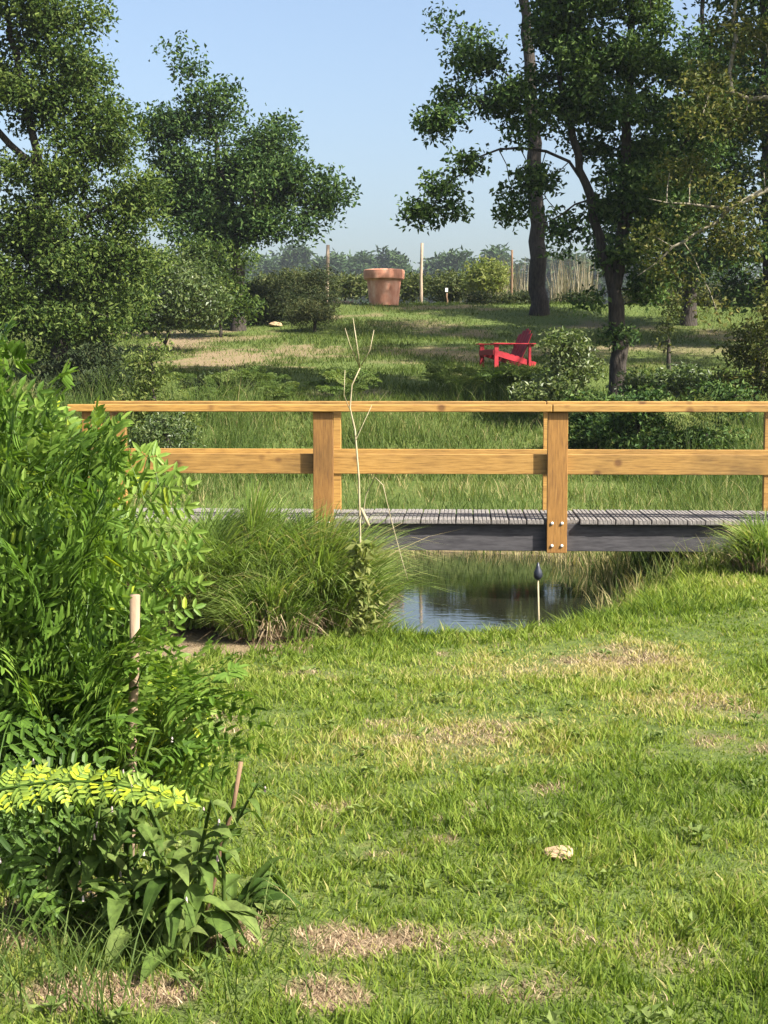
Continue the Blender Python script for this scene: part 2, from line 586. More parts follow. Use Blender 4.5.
def build_lawn():
    N = 560000
    # denser near the camera
    u = rng.random(N)
    y0, y1 = 2.9, 14.5
    y = (y0 ** .35 + u * (y1 ** .35 - y0 ** .35)) ** (1 / .35)
    x = (rng.random(N) * 2 - 1) * (.262 * y + 2.6)
    d = pond_sd(x, y)
    b = bare(x, y)
    clump = vnoise(x, y, .16, 31) * .6 + vnoise(x, y, .5, 32) * .4
    keep = (d > .12) & (rng.random(N) > b * .80) & (rng.random(N) < .35 + .9 * clump) & ~((y > 13.0) & (x < 1.5))
    keep &= (np.abs(x) < .262 * y + .6) | (rng.random(N) < .62)
    keep &= ~((x < .02) & (y > 9.75 + .75 * x + .25 * (vnoise(x, y, .2, 37) - .5)))
    x, y, d, b, clump = x[keep], y[keep], d[keep], b[keep], clump[keep]
    n = len(x)
    band = sstep(.5, .75, vnoise(x * .35, y, .8, 33))
    edge = 1 - sstep(.5, 1.6, d)
    h = (.015 + .050 * clump ** 2 + .014 * band + .055 * edge) * (.5 + .9 * rng.random(n)) * (1 - .55 * b)
    h *= .55 + .9 * vnoise(x, y, .055, 38)
    wd = .0042 + .00075 * y
    pale = sstep(.35, .8, vnoise(x, y, .9, 34)) * .20 + b * .36
    for sx, sy, srx, sry, sw in STRAW:
        pale = pale + sw * (1 - sstep(.3, 1.2, np.hypot((x - sx) / srx, (y - sy) / sry) + .5 * (vnoise(x, y, .35, 36) - .5)))
    tint = np.clip(rng.normal(.40, .17, n) + pale + (rng.random(n) < .03) * .35 - band * .15 - edge * .03 + .25 * (vnoise(x, y, .11, 35) - .5), 0, 1)
    B = np.stack([x, y, H(x, y) - .004], 1)
    V, f, t = blades(B, h, wd * (.5 + .8 * rng.random(n)), .15 + 1.25 * rng.random(n) ** 1.3, tint, az=6.28 * vnoise(x, y, .07, 39) * 1.6 + rng.normal(0, 1.0, n))
    o = np_obj('lawn_grass', V, f, L_grass, None, t)
    tag(o, 'sunlit mown lawn with straw coloured worn patches', 'grass', kind='stuff')


build_lawn()


def build_thatch():
    N = 260000
    y = 2.9 + rng.random(N) ** 1.0 * 9.5
    x = (rng.random(N) * 2 - 1) * (.262 * y + .5)
    b = bare(x, y)
    keep = (b > .2 + .35 * rng.random(N)) & (pond_sd(x, y) > .3) & (rng.random(N) < 1.4 * 3.5 / y + .2)
    x, y, b = x[keep], y[keep], b[keep]
    n = len(x)
    B = np.stack([x, y, H(x, y)], 1)
    V, f, t = blades(B, .010 + .016 * rng.random(n), .003 + .0003 * y, .5 + 1.3 * rng.random(n), np.clip(rng.normal(.55, .28, n), 0, 1))
    o = np_obj('dead_thatch', V, f, L_thatch, None, t)
    tag(o, 'flattened dead thatch lying on the worn patches of the lawn', 'thatch', kind='stuff')
    # small broad leaved weeds between the grass
    m = 80
    cx = []
    yy = 3.3 + rng.random(m) * 6
    xx = (rng.random(m) * 2 - 1) * (.25 * yy)
    k = 9
    C = np.stack([np.repeat(xx, k), np.repeat(yy, k), np.repeat(H(xx, yy), k) + .02], 1)
    th = rng.random(m * k) * 6.28
    ax = np.stack([np.cos(th), np.sin(th), .3 + .6 * rng.random(m * k)], 1)
    C = C + ax * .012 + rng.normal(size=C.shape) * np.array([.02, .02, .006])
    L = .022 + .028 * rng.random(m * k)
    V, f, t = leaves(C, ax, np.array([[0, 0, 1.]]) + rng.normal(size=C.shape) * .25, L, L * .6, np.clip(rng.normal(.8, .15, m * k), 0, 1))
    o = np_obj('lawn_weeds', V, [f], L_comfrey, None, t)
    tag(o, 'small broad leaved weeds scattered through the lawn', 'weeds', kind='stuff')


build_thatch()


def build_meadow():
    N = 190000
    u = rng.random(N)
    y = (21 ** .6 + u * (53.5 ** .6 - 21 ** .6)) ** (1 / .6)
    x = (rng.random(N) * 2 - 1) * (.262 * y + 2.5)
    b = bare(x, y)
    clump = vnoise(x, y, .7, 41) * .5 + vnoise(x, y, 2.2, 42) * .5
    keep = (rng.random(N) > b * .9) & (rng.random(N) < .3 + clump)
    x, y, b, clump = x[keep], y[keep], b[keep], clump[keep]
    n = len(x)
    h = (.05 + .13 * clump ** 2) * (.5 + rng.random(n)) * (1 - .5 * b)
    tint = np.clip(rng.normal(.33, .15, n) + b * .35 + .2 * sstep(.5, .8, vnoise(x, y, 3, 43)) + (rng.random(n) < .05) * .3, 0, 1)
    B = np.stack([x, y, H(x, y) - .01], 1)
    V, f, t = blades(B, h, .012 + .012 * rng.random(n), .2 + .8 * rng.random(n), tint)
    o = np_obj('meadow_grass', V, f, L_meadow, None, t)
    tag(o, 'short rough grass of the rising meadow beyond the footbridge', 'grass', kind='stuff')

    # tall bank grass behind and beneath the footbridge
    N = 118000
    y = 11.5 + rng.random(N) * 15
    x = (rng.random(N) * 2 - 1) * (.262 * y + 2.6)
    d = pond_sd(x, y)
    far = (y > 16.5) & (d > -.12) & (d < 8.5)
    right = (y <= 16.5) & (x > 1.3) & (d > -.1) & (d < 1.3 + .5 * (y - 13)) & (y > 12.6)
    left = (y > 14.2) & (y <= 16.5) & (x < .2) & (d > -.05)
    clump = vnoise(x, y, .45, 44)
    keep = (far | right | left) & (rng.random(N) < .25 + 1.1 * clump)
    x, y, d, clump = x[keep], y[keep], d[keep], clump[keep]
    n = len(x)
    hh = np.where(y < 16.5, .42, .55) * np.where((y < 16.5) & (x > 1), .9, 1.0)
    hh = np.where(y >= 16.5, .16 + .10 * sstep(1.5, 3.5, d) + .22 * sstep(2.2, 3.5, np.abs(x - .8)) + .30 * sstep(.58, .75, vnoise(x, y, 1.1, 46)) * sstep(4.5, 6, d), hh)
    h = hh * (.45 + .9 * clump) * (.5 + .7 * rng.random(n))
    h = np.where((y > 14.2) & (y <= 16.5) & (x < .2), h * .7, h)
    tint = np.clip(rng.normal(.42, .17, n) + (rng.random(n) < .10) * .45 + .45 * (vnoise(x, y, 1.4, 45) - .5), 0, 1)
    tint = np.where((d < .25) & (rng.random(n) < .5), .95, tint)
    B = np.stack([x, y, H(x, y) - .02], 1)
    V, f, t = blades(B, h, .007 + .007 * rng.random(n), .15 + .55 * rng.random(n), tint, nseg=3, droop=.3 * rng.random(n))
    o = np_obj('bank_grass', V, f, L_tall, None, t)
    tag(o, 'tall rank grass on the stream bank behind the footbridge', 'grass', kind='stuff')


build_meadow()


# ------------------------------------------------------------------ trees and shrubs
def grow(trunks, blobs, n_attr, seg, kill, seed, clump=3.0, iters=70):
    """space colonisation from trunk polylines into ellipsoid blobs (centre, radii)"""
    r = np.random.default_rng(seed)
    nodes, par = [], []
    ntr = []
    for pl in trunks:
        pl = [np.asarray(p, float) for p in pl]
        last = None
        if nodes:
            A = np.array(nodes)
            last = int(np.argmin(np.linalg.norm(A - pl[0], axis=1)))
            pl = [A[last]] + pl[1:]
        for a, b in zip(pl[:-1], pl[1:]):
            m = max(1, int(round(np.linalg.norm(b - a) / seg)))
            for i in range(m):
                if last is None:
                    nodes.append(a)
                    par.append(-1)
                    last = 0
                    ntr.append(0)
                q = a + (b - a) * (i + 1) / m + r.normal(size=3) * seg * .07
                nodes.append(q)
                par.append(last)
                last = len(nodes) - 1
                ntr.append(last)
    vol = np.array([np.prod(b[1]) ** .8 for b in blobs])
    pick = r.choice(len(blobs), n_attr, p=vol / vol.sum())
    u = rand_dirs(n_attr, r) * (r.random(n_attr)[:, None] ** (1 / 2.2))
    Cc = np.array([b[0] for b in blobs])[pick]
    Rr = np.array([b[1] for b in blobs])[pick]
    base = Cc + u * Rr
    # clump the attractors
    k = max(6, int(n_attr / clump / 4))
    cen = base[r.choice(n_attr, k, replace=False)]
    j = np.argmin(((base[:, None] - cen[None]) ** 2).sum(-1), 1)
    att = base + (cen[j] - base) * .5
    alive = np.ones(n_attr, bool)
    nodes = list(nodes)
    for it in range(iters):
        if not alive.any():
            break
        A = np.array(nodes)
        ai = np.where(alive)[0]
        D = ((att[ai][:, None] - A[None]) ** 2).sum(-1)
        nn = D.argmin(1)
        dm = np.sqrt(D[np.arange(len(ai)), nn])
        hit = dm < kill
        alive[ai[hit]] = False
        new = {}
        for a, q in zip(ai[~hit], nn[~hit]):
            new.setdefault(q, []).append(unit(att[a] - A[q]))
        if not new:
            continue
        for q, ds in new.items():
            d = unit(np.mean(ds, 0) + r.normal(size=3) * .12 + np.array([0, 0, .05]))
            nodes.append(A[q] + d * seg)
            par.append(q)
    return np.array(nodes), np.array(par), att, set(ntr)


def skeleton(nodes, par, r0, rtip=.008, p=2.25, k=6):
    n = len(nodes)
    acc = np.zeros(n)
    rad = np.zeros(n)
    for i in range(n - 1, -1, -1):
        rad[i] = max(rtip, acc[i] ** (1 / p)) if acc[i] > 0 else rtip
        if par[i] >= 0:
            acc[par[i]] += rad[i] ** p
    rad = rtip + (rad - rtip) * (r0 - rtip) / max(rad[0] - rtip, 1e-6)
    z0 = nodes[0][2]
    rad = np.maximum(rtip, rad * (1 - .5 * np.clip((nodes[:, 2] - z0) / 11.0, 0, 1)))
    zz = np.clip(1 - (nodes[:, 2] - z0) / .6, 0, 1)
    rad = rad * (1 + .22 * zz ** 2 * (rad > r0 * .6))
    c = np.where(par >= 0)[0]
    a, b = nodes[par[c]], nodes[c]
    t = unit(b - a)
    main = np.full(n, -1)
    for i in range(n - 1, 0, -1):
        q = par[i]
        if q >= 0 and (main[q] < 0 or rad[i] > rad[main[q]]):
            main[q] = i
    tin = np.zeros((n, 3))
    tin[c] = t
    tn = tin.copy()
    hm = np.where(main >= 0)[0]
    tn[hm] = tin[hm] + tin[main[hm]]
    tn = unit(tn)
    ismain = main[par[c]] == c
    ta = np.where(ismain[:, None], tn[par[c]], t)
    tb = tn[c]
    an = np.arange(k) * 2 * math.pi / k
    ra = np.where(ismain, rad[par[c]], np.minimum(rad[par[c]], rad[c] * 1.25))
    rb = rad[c]

    def ring(q, tt, rr):
        e = np.array([.37, .93, .02])
        u = unit(np.cross(tt, e))
        v = np.cross(tt, u)
        return q[:, None] + rr[:, None, None] * (np.cos(an)[None, :, None] * u[:, None] + np.sin(an)[None, :, None] * v[:, None])
    V = np.concatenate([ring(a, ta, ra), ring(b, tb, rb)], 1).reshape(-1, 3)
    o = np.arange(len(c))[:, None, None] * 2 * k
    q = np.array([[j, (j + 1) % k, k + (j + 1) % k, k + j] for j in range(k)])[None]
    return V, (o + q).reshape(-1, 4), rad


def foliage(att, per, spread, size, seed, up=.6, asp=.55, tmean=.5, tdev=.25, clump_t=.20):
    r = np.random.default_rng(seed)
    n = len(att)
    cnt = r.poisson(per, n)
    idx = np.repeat(np.arange(n), cnt)
    N = len(idx)
    off = np.clip(r.normal(size=(N, 3)), -1.55, 1.55) * spread * np.array([1, 1, .65])
    C = att[idx] + off
    nrm = rand_dirs(N, r, up)
    ax = unit(np.cross(nrm, rand_dirs(N, r)))
    ct = r.normal(0, clump_t, n)
    t = np.clip(r.normal(tmean, tdev, N) + ct[idx], 0, 1)
    L = size * (.6 + .8 * r.random(N))
    return leaves(C, ax, nrm, L, L * asp * (.8 + .4 * r.random(N)), t)


def px_blobs(lst, Y, depth=1.0):
    out = []
    for q in lst:
        px, py, rx, ry = q[:4]
        dy = q[4] if len(q) > 4 else 0
        c = P(px, py, Y + dy)
        s = (Y + dy) / F
        out.append((c, np.array([rx * s, rx * s * depth, ry * s])))
    return out


def tree(name, label, cat, Y, trunks, blobs, r0, n_attr, per, leaf, lm, bm, seed, group=None, spread=.28, seg=.35, tmean=.5, depth=1.0, cl=3.0, asp=.55):
    tr = []
    for i, pl in enumerate(trunks):
        pts = [P(q[0], q[1], Y + (q[2] if len(q) > 2 else 0)) for q in pl]
        if i == 0:
            pts[0][2] = H(pts[0][0], pts[0][1]) - .08
        tr.append(pts)
    bl = px_blobs(blobs, Y, depth)
    nodes, par, att, _ = grow(tr, bl, n_attr, seg, seg * 1.15, seed, cl)
    root = empty(name, tr[0][0])
    tag(root, label, cat, group)
    V, f, rad = skeleton(nodes, par, r0, k=9)
    np_obj('trunk', V, [f], bm, root, None, True, tr[0][0])
    Vl, fl, t = foliage(att, per, spread, leaf, seed + 5, tmean=tmean, asp=asp)
    np_obj('crown', Vl, [fl], lm, root, t, False, tr[0][0])
    return root


def shrub(name, label, cat, px, Y, blobs, n_attr, per, leaf, lm, seed, group=None, spread=.14, tmean=.5, seg=.22, cl=3.0, asp=.5, bm=None, depth=.9):
    g = on_ground(px, Y)
    bl = px_blobs(blobs, Y, depth)
    r = np.random.default_rng(seed)
    tr = [[g - np.array([0, 0, .05]), g + np.array([0, 0, .25])]]
    nodes, par, att, _ = grow(tr, bl, n_attr, seg, seg * 1.15, seed, cl)
    root = empty(name, g)
    tag(root, label, cat, group)
    V, f, rad = skeleton(nodes, par, .045, .005, k=5)
    np_obj('stem', V, [f], bm or M_bark, root, None, True, g)
    Vl, fl, t = foliage(att, per, spread, leaf, seed + 5, tmean=tmean, asp=asp)
    ok = (Vl[:, 2] > H(Vl[:, 0], Vl[:, 1]) - .03).reshape(-1, 4).all(1)
    Vl, t = Vl.reshape(-1, 4, 3)[ok].reshape(-1, 3), t.reshape(-1, 4)[ok].ravel()
    m = len(Vl) // 4
    fl = np.concatenate([np.arange(m)[:, None] * 4 + np.array([[0, 2, 1]]), np.arange(m)[:, None] * 4 + np.array([[0, 3, 2]])])
    np_obj('foliage', Vl, [fl], lm, root, t, False, g)
    return root


tree('oak_tree', 'broad light green oak at the left edge with forked dark trunk', 'tree', 30,
     [[(62, 372), (56, 300), (48, 230), (36, 150), (20, 90), (8, 20), (0, -60)], [(44, 200), (80, 150), (95, 90)], [(50, 240), (100, 210), (140, 200)], [(40, 170), (-20, 120), (-60, 60)],
      [(55, 280), (10, 240), (-50, 210)]],
     [(40, 15, 58, 40), (80, 70, 36, 34), (15, 95, 55, 40), (95, 135, 52, 32), (55, 190, 70, 34), (130, 205, 42, 30), (25, 265, 65, 40), (105, 262, 60, 34),
      (-60, 60, 80, 90), (-70, 200, 80, 90), (50, 315, 60, 26), (10, -60, 90, 50), (60, 40, 42, 30), (45, 235, 50, 26), (20, 315, 50, 30), (90, 320, 50, 24), (75, 120, 40, 30)],
     .19, 2050, 46, .095, L_oak, M_bark, 101, spread=.26, tmean=.52)
tree('oak_tree', 'dark green oak with a ragged spire top against the sky', 'tree', 43,
     [[(238, 320), (236, 270), (228, 200), (212, 130), (192, 70)], [(232, 220), (280, 190), (325, 200)], [(226, 190), (180, 180), (140, 190)]],
     [(192, 48, 7, 14), (194, 82, 12, 18), (178, 50, 12, 6), (212, 112, 38, 28), (165, 130, 34, 30), (258, 150, 44, 32), (285, 182, 46, 28), (328, 203, 30, 14), (235, 190, 60, 36),
      (180, 190, 50, 38), (262, 228, 56, 20), (205, 232, 46, 18), (230, 95, 14, 12), (283, 118, 12, 12)],
     .20, 900, 42, .125, L_oakdark, M_bark, 102, spread=.30, seg=.45, tmean=.5)
tree('oak_tree', 'tall thick straight trunk standing at the crest of the meadow', 'tree', 47,
     [[(539, 309), (537, 240), (534, 160), (530, 80), (526, 0), (520, -90)], [(531, 100), (490, 60), (450, 40)], [(530, 90), (570, 50), (600, 20)]],
     [(520, -115, 130, 55), (476, 40, 36, 18), (420, 2, 25, 12), (590, -75, 80, 36), (450, 75, 18, 12)],
     .28, 460, 24, .15, L_oakdark, M_bark, 103, spread=.34, seg=.5, cl=4)
tree('oak_tree', 'dark forked oak rising behind the footbridge with drooping left branches', 'tree', 27,
     [[(617, 402), (618, 345), (616, 290), (622, 220), (626, 140), (630, 50), (632, -60)],
      [(615, 305), (603, 255), (590, 200), (574, 140), (560, 80), (548, 0)],
      [(586, 185), (568, 162), (545, 152), (520, 146), (498, 148), (476, 158), (462, 172)], [(560, 110), (510, 100), (460, 105), (430, 120)],
      [(622, 220), (670, 170), (700, 110)], [(592, 200), (560, 215), (535, 225)]],
     [(575, 55, 55, 40), (640, 60, 55, 50), (600, 125, 55, 32), (520, 105, 40, 30), (545, 190, 26, 28), (470, 100, 30, 22), (435, 125, 24, 18), (414, 205, 22, 16), (426, 180, 16, 10), (400, 235, 12, 8), (445, 226, 24, 10), (470, 160, 22, 14), (505, 150, 22, 8), (450, 190, 14, 12), (620, -110, 110, 60), (570, -60, 70, 40), (560, 20, 40, 30),
      (500, 225, 14, 8), (640, 180, 50, 50), (568, 235, 22, 22), (645, 275, 36, 30), (690, 120, 50, 50), (600, -20, 90, 40), (512, 195, 18, 22), (590, 300, 14, 10), (620, 335, 22, 8), (480, 60, 26, 20), (612, 212, 30, 20), (632, 258, 28, 18), (660, 215, 40, 30), (575, 90, 40, 30)],
     .155, 2600, 26, .10, L_oakdark, M_bark, 104, spread=.17, seg=.3, tmean=.62, cl=3.6, depth=1.15)
tree('olive_green_tree', 'olive tinted tree at the right edge with pale lichened branches', 'tree', 24,
     [[(868, 420), (862, 330), (845, 240), (830, 150), (820, 40)], [(845, 215), (800, 190), (765, 188), (715, 222), (672, 250), (640, 275)], [(735, 205), (690, 205), (650, 200)], [(835, 120), (770, 100), (710, 90)]],
     [(715, 95, 48, 34), (690, 165, 56, 30), (740, 235, 56, 34), (680, 275, 34, 26), (765, 320, 40, 44), (745, 25, 46, 26), (800, 140, 60, 60), (850, 60, 80, 60), (640, 215, 26, 18), (860, -60, 120, 70), (820, -140, 120, 60), (780, -60, 60, 40)],
     .16, 1050, 26, .080, L_olive, M_bark_pale, 105, spread=.2, seg=.3, cl=3.6)
tree('dark_tree', 'shaded dark tree standing behind the forked oak trunk', 'tree', 44,
     [[(688, 335), (690, 270), (694, 190), (700, 80), (705, -40)]],
     [(690, 180, 60, 60), (725, 100, 60, 60), (650, 235, 36, 34), (690, 262, 60, 24), (665, 290, 36, 14), (620, 240, 34, 30), (705, 60, 40, 36), (745, -45, 60, 50), (640, 165, 30, 34)],
     .22, 1050, 23, .15, L_oakdark, M_bark, 110, spread=.32, seg=.5, tmean=.35)
tree('dark_tree', 'tall dark tree filling the right edge behind the olive tinted tree', 'tree', 38,
     [[(775, 350), (773, 270), (768, 150), (765, 40), (760, -60)]],
     [(770, 70, 66, 60), (765, 170, 60, 60), (800, 240, 70, 40), (725, 250, 44, 34), (700, 190, 40, 40), (720, 120, 46, 44), (745, 300, 50, 20), (760, -10, 60, 50), (745, -80, 110, 60), (850, 120, 80, 90), (860, 0, 90, 80)],
     .24, 1300, 21, .15, L_oakdark, M_bark, 111, spread=.30, seg=.45, tmean=.4)
for i, (x_, y_, h_) in enumerate([(12.5, 30.5, 15.0), (15.5, 36.5, 15.0)]):
    px_ = 384 + x_ / y_ * F
    zb_ = float(H(x_, y_))
    k_ = F / y_
    pz = lambda z: 380 - (zb_ + z - EYE) * k_
    tree('oak_tree', ['oak growing beyond the right edge, shading the meadow by the chair', 'oak growing beyond the right edge, shading the slope below the pot'][i], 'tree', y_,
         [[(px_, pz(0)), (px_ + 6, pz(h_ * .4)), (px_, pz(h_ * .8))]], [(px_, pz(h_ * .78), 2.8 * k_, 2.2 * k_), (px_ - 1.5 * k_, pz(h_ * .6), 2.0 * k_, 1.3 * k_), (px_ + 1.5 * k_, pz(h_ * .62), 2.0 * k_, 1.4 * k_)],
         .22, 620, 24, .17, L_oakdark, M_bark, 120 + i, spread=.3, seg=.5)

# understorey on the left
shrub('hazel_bush', 'light green leafy bush under the left oak, beside its trunk', 'bush', 110, 33, [(110, 300, 50, 34), (80, 330, 40, 22), (60, 345, 34, 20)], 300, 22, .10, L_oak, 201, spread=.2, tmean=.5)
shrub('hazel_bush', 'light green leafy bush below the dark oak crown', 'bush', 165, 37, [(165, 280, 50, 40), (150, 315, 46, 24), (195, 300, 40, 32)], 360, 22, .11, L_shrub, 202, spread=.22, tmean=.45)
shrub('hazel_bush', 'tall pale green bush reaching up into the dark oak', 'bush', 222, 41, [(215, 270, 36, 34), (225, 300, 40, 24), (190, 260, 30, 24)], 300, 22, .12, L_oak, 203, spread=.22, tmean=.45)
shrub('broom_bush', 'dark dense broom bush left of the terracotta pot', 'bush', 258, 44.5, [(255, 300, 40, 20), (240, 310, 30, 14), (275, 305, 30, 16)], 300, 40, .10, L_broom, 204, spread=.2, tmean=.35, asp=.3)
shrub('broom_bush', 'rounded dark broom bush nearest the pale short post', 'bush', 305, 46, [(308, 284, 30, 16), (300, 300, 32, 16)], 240, 40, .10, L_broom, 205, spread=.2, tmean=.5, asp=.3)
shrub('broom_bush', 'low brownish broom bush at the foot of the dark brooms', 'bush', 315, 43, [(312, 313, 26, 11)], 110, 34, .09, L_broom, 206, spread=.16, tmean=.75, asp=.3)
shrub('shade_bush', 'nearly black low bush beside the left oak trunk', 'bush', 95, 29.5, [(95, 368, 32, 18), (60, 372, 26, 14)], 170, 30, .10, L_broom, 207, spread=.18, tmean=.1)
shrub('shade_bush', 'dark low bush added to darken the bank beyond the left end of the handrail', 'bush', 105, 26.5, [(110, 385, 36, 16), (75, 392, 40, 16)], 260, 30, .09, L_broom, 250, spread=.16, tmean=.15)  # near-black leaves added in place of tree shade on the grass
shrub('shade_bush', 'dark low bush added to darken the bank between the bright sapling and the bare earth', 'bush', 215, 28, [(215, 388, 40, 10)], 160, 30, .09, L_broom, 251, spread=.15, tmean=.2)  # low dark strip of leaves, added to deepen the shaded bank
shrub('young_sapling', 'bright leafy sapling just above the left end of the handrail', 'sapling', 150, 22.5, [(150, 365, 22, 30), (140, 400, 32, 22), (160, 425, 34, 24)], 260, 14, .07, L_lime, 208, spread=.12, tmean=.35)
shrub('bank_bush', 'dull green bush between the handrail and lower rail at left', 'bush', 170, 21, [(165, 430, 34, 20), (165, 452, 30, 12)], 120, 16, .06, L_shrub, 209, spread=.11, tmean=.4)
# understorey on the right
shrub('glossy_bush', 'glossy pale leaved bush right of the red chair', 'bush', 566, 24.5, [(562, 345, 28, 22), (572, 375, 34, 22), (550, 392, 40, 14)], 300, 16, .075, L_shrub, 210, spread=.12, tmean=.75)
for i, (px, bl_, lab) in enumerate([(640, [(640, 424, 44, 24), (640, 450, 40, 14), (650, 400, 30, 14)], 'dark leafy bush seen through the rails right of the tall bolted post'), (705, [(705, 424, 44, 24), (705, 450, 40, 14), (720, 395, 30, 18)], 'dark leafy bush seen through the rails near the right edge'),
                                    (595, [(592, 428, 28, 20), (595, 452, 24, 12), (600, 405, 30, 12)], 'dark leafy bush seen directly behind the bolted post')]):
    shrub('bank_bush', lab, 'bush', px, 21.8 + .4 * i, bl_, 210, 18, .08, L_oakdark, 211 + i, spread=.13, tmean=.6)
shrub('bank_bush', 'ragged bush at the right edge above the handrail', 'bush', 755, 25, [(755, 350, 30, 26), (770, 380, 34, 20), (735, 385, 30, 14)], 240, 16, .08, L_olive, 215, spread=.13, tmean=.4)
shrub('bank_bush', 'low leafy bush at the foot of the forked oak', 'bush', 655, 26, [(650, 385, 34, 14), (690, 382, 34, 14)], 200, 18, .08, L_shrub, 216, spread=.13, tmean=.35)
shrub('thin_sapling', 'thin sapling in shade right of the forked oak trunk', 'sapling', 668, 33, [(665, 335, 10, 24), (672, 310, 14, 16)], 60, 10, .08, L_olive, 217, spread=.12, tmean=.3)
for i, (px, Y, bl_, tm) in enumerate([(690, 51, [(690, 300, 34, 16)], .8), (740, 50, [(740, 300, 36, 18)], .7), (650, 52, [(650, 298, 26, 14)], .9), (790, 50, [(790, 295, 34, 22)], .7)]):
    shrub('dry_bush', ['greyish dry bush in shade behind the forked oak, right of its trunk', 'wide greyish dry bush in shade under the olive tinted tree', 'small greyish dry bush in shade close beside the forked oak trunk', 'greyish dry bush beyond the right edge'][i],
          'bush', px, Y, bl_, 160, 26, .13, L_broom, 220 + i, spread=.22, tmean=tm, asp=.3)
# scrub on the crest behind the pot
SCRUB = [(345, 60, 24, 14, L_scrub, .35, 'yellow green scrub bush just left of the terracotta pot'), (375, 66, 26, 14, L_scrub, .2, 'scrub bush hidden behind the terracotta pot'),
         (412, 62, 20, 13, L_scrub, .3, 'yellow green scrub bush right of the terracotta pot'), (452, 58, 22, 15, L_scrub, .3, 'yellow green scrub bush right of the tall pale post'),
         (487, 56, 20, 12, L_scrub, .3, 'yellow green scrub bush left of the thick straight trunk'), (280, 62, 34, 18, L_scrub, .4, 'scrub bush on the crest behind the dark brooms'),
         (488, 54, 18, 22, L_lime, .75, 'small bright round bush left of the thick straight trunk')]
for i, (px, Y, rx, ry, lm, tm, lab) in enumerate(SCRUB):
    py = 292 - ry * .6 if i < 6 else 275
    ry *= .8 if i < 6 else 1
    py = 294 - ry * .6 if i < 6 else 277
    shrub('scrub_bush', lab, 'bush', px, Y, [(px, py, rx, ry)], 130, 22, .16, lm, 230 + i, spread=.25, tmean=tm, asp=.4)
for i, (px, Y, rx, lab) in enumerate([(490, 50.5, 24, 'low dark tuft bush at the foot of the thick straight trunk, left side'), (520, 51, 16, 'small dark tuft bush touching the thick straight trunk'), (575, 51, 24, 'low dark tuft bush right of the thick straight trunk')]):
    shrub('scrub_bush', lab, 'bush', px, Y, [(px, 300, rx, 7)], 80, 26, .13, L_broom, 240 + i, spread=.18, tmean=.4, asp=.3)


# ------------------------------------------------------------------ far pines
def pine_mesh(seed):
    r = np.random.default_rng(seed)
    hgt = 15.0
    g = Geo()
    zz = np.linspace(-.3, hgt * .96, 7)
    g.tube(np.stack([np.cumsum(r.normal(0, .1, 7)), np.cumsum(r.normal(0, .1, 7)), zz], 1), np.linspace(.22, .05, 7), 6)
    tr = g.obj('trunk', M_bark)
    nb = 46
    z = hgt * (.25 + .75 * r.random(nb) ** .8)
    rr = 2.7 * np.clip((1.03 - z / hgt) / .6, .12, 1) ** .7
    a = r.random(nb) * 2 * math.pi
    d = rr * np.sqrt(r.random(nb))
    c = np.stack([d * np.cos(a), d * np.sin(a), z], 1)
    Vl, fl, t = foliage(c, 60, .55, .75, seed + 1, asp=.35, tmean=.5, tdev=.2)
    cr = np_obj('crown', Vl, [fl], L_pine, None, t)
    return tr, cr


protos = [pine_mesh(300 + i) for i in range(4)]
PINES = []
r_ = np.random.default_rng(55)
xs_px = list(np.linspace(150, 720, 40) + r_.normal(0, 5, 40))
first = set()
for i, px in enumerate(xs_px):
    Y = 270 + r_.random() * 60
    top = 262 + 14 * (vnoise(np.array([px]), np.array([0.]), 40, 77)[0] - .5) + r_.normal(0, 5)
    if 335 < px < 385:
        top -= 6
    if 250 < px < 300:
        top -= 4
    x = (px - 384) / F * Y
    z0 = float(H(x, Y))
    hgt = P(px, top, Y)[2] - z0
    k = i % 4
    s = hgt / 15.0
    root = empty('pine_tree', (x, Y, z0), r_.random() * 6.28)
    root.scale = (s * (1.0 + .3 * r_.random()),) * 2 + (s,)
    tag(root, 'hazy blue green pine in the distant treeline behind the pot', 'tree', 'pines along the far treeline')
    for pr in protos[k]:
        c = pr if k not in first else pr.copy()
        if k in first:
            COL.objects.link(c)
        c.parent = root
    first.add(k)
# the wood behind them reads as one mass
cs = []
for px in np.linspace(-100, 900, 300):
    Y = 350 + r_.random() * 30
    x = (px - 384) / F * Y
    z0 = float(H(x, Y))
    for zf in r_.random(5):
        cs.append((x + r_.normal(0, 1), Y + r_.normal(0, 2), z0 + zf * (24 + 5.0 * r_.random())))
Vl, fl, t = foliage(np.array(cs), 30, 1.0, 1.3, 399, asp=.5, tmean=.45)
o = np_obj('far_wood', Vl, [fl], L_pine, None, t)
tag(o, 'far pine wood closing the horizon behind the treeline', 'wood', kind='stuff')


# ------------------------------------------------------------------ reeds and bracken
def reed_clump(label, px, Y, wpx, hpx, n, seed):
    r = np.random.default_rng(seed)
    g0 = on_ground(px, Y)
    x = g0[0] + (r.random(n) - .5) * wpx * Y / F
    y = Y + (r.random(n) - .5) * 2.0
    B = np.stack([x, y, H(x, y) - .02], 1)
    h = hpx * Y / F * (.55 + .5 * r.random(n))
    V, f, t = blades(B, h,   .016 + .02 * r.random(n), .03 + .22 * r.random(n), np.clip(r.normal(.6, .25, n), 0, 1), nseg=3, r=r)
    o = np_obj('reed_clump', V, f, L_reed, None, t, False, g0)
    o.location = Vector(g0.tolist())
    tag(o, label, 'reeds', 'dry reeds on the crest')


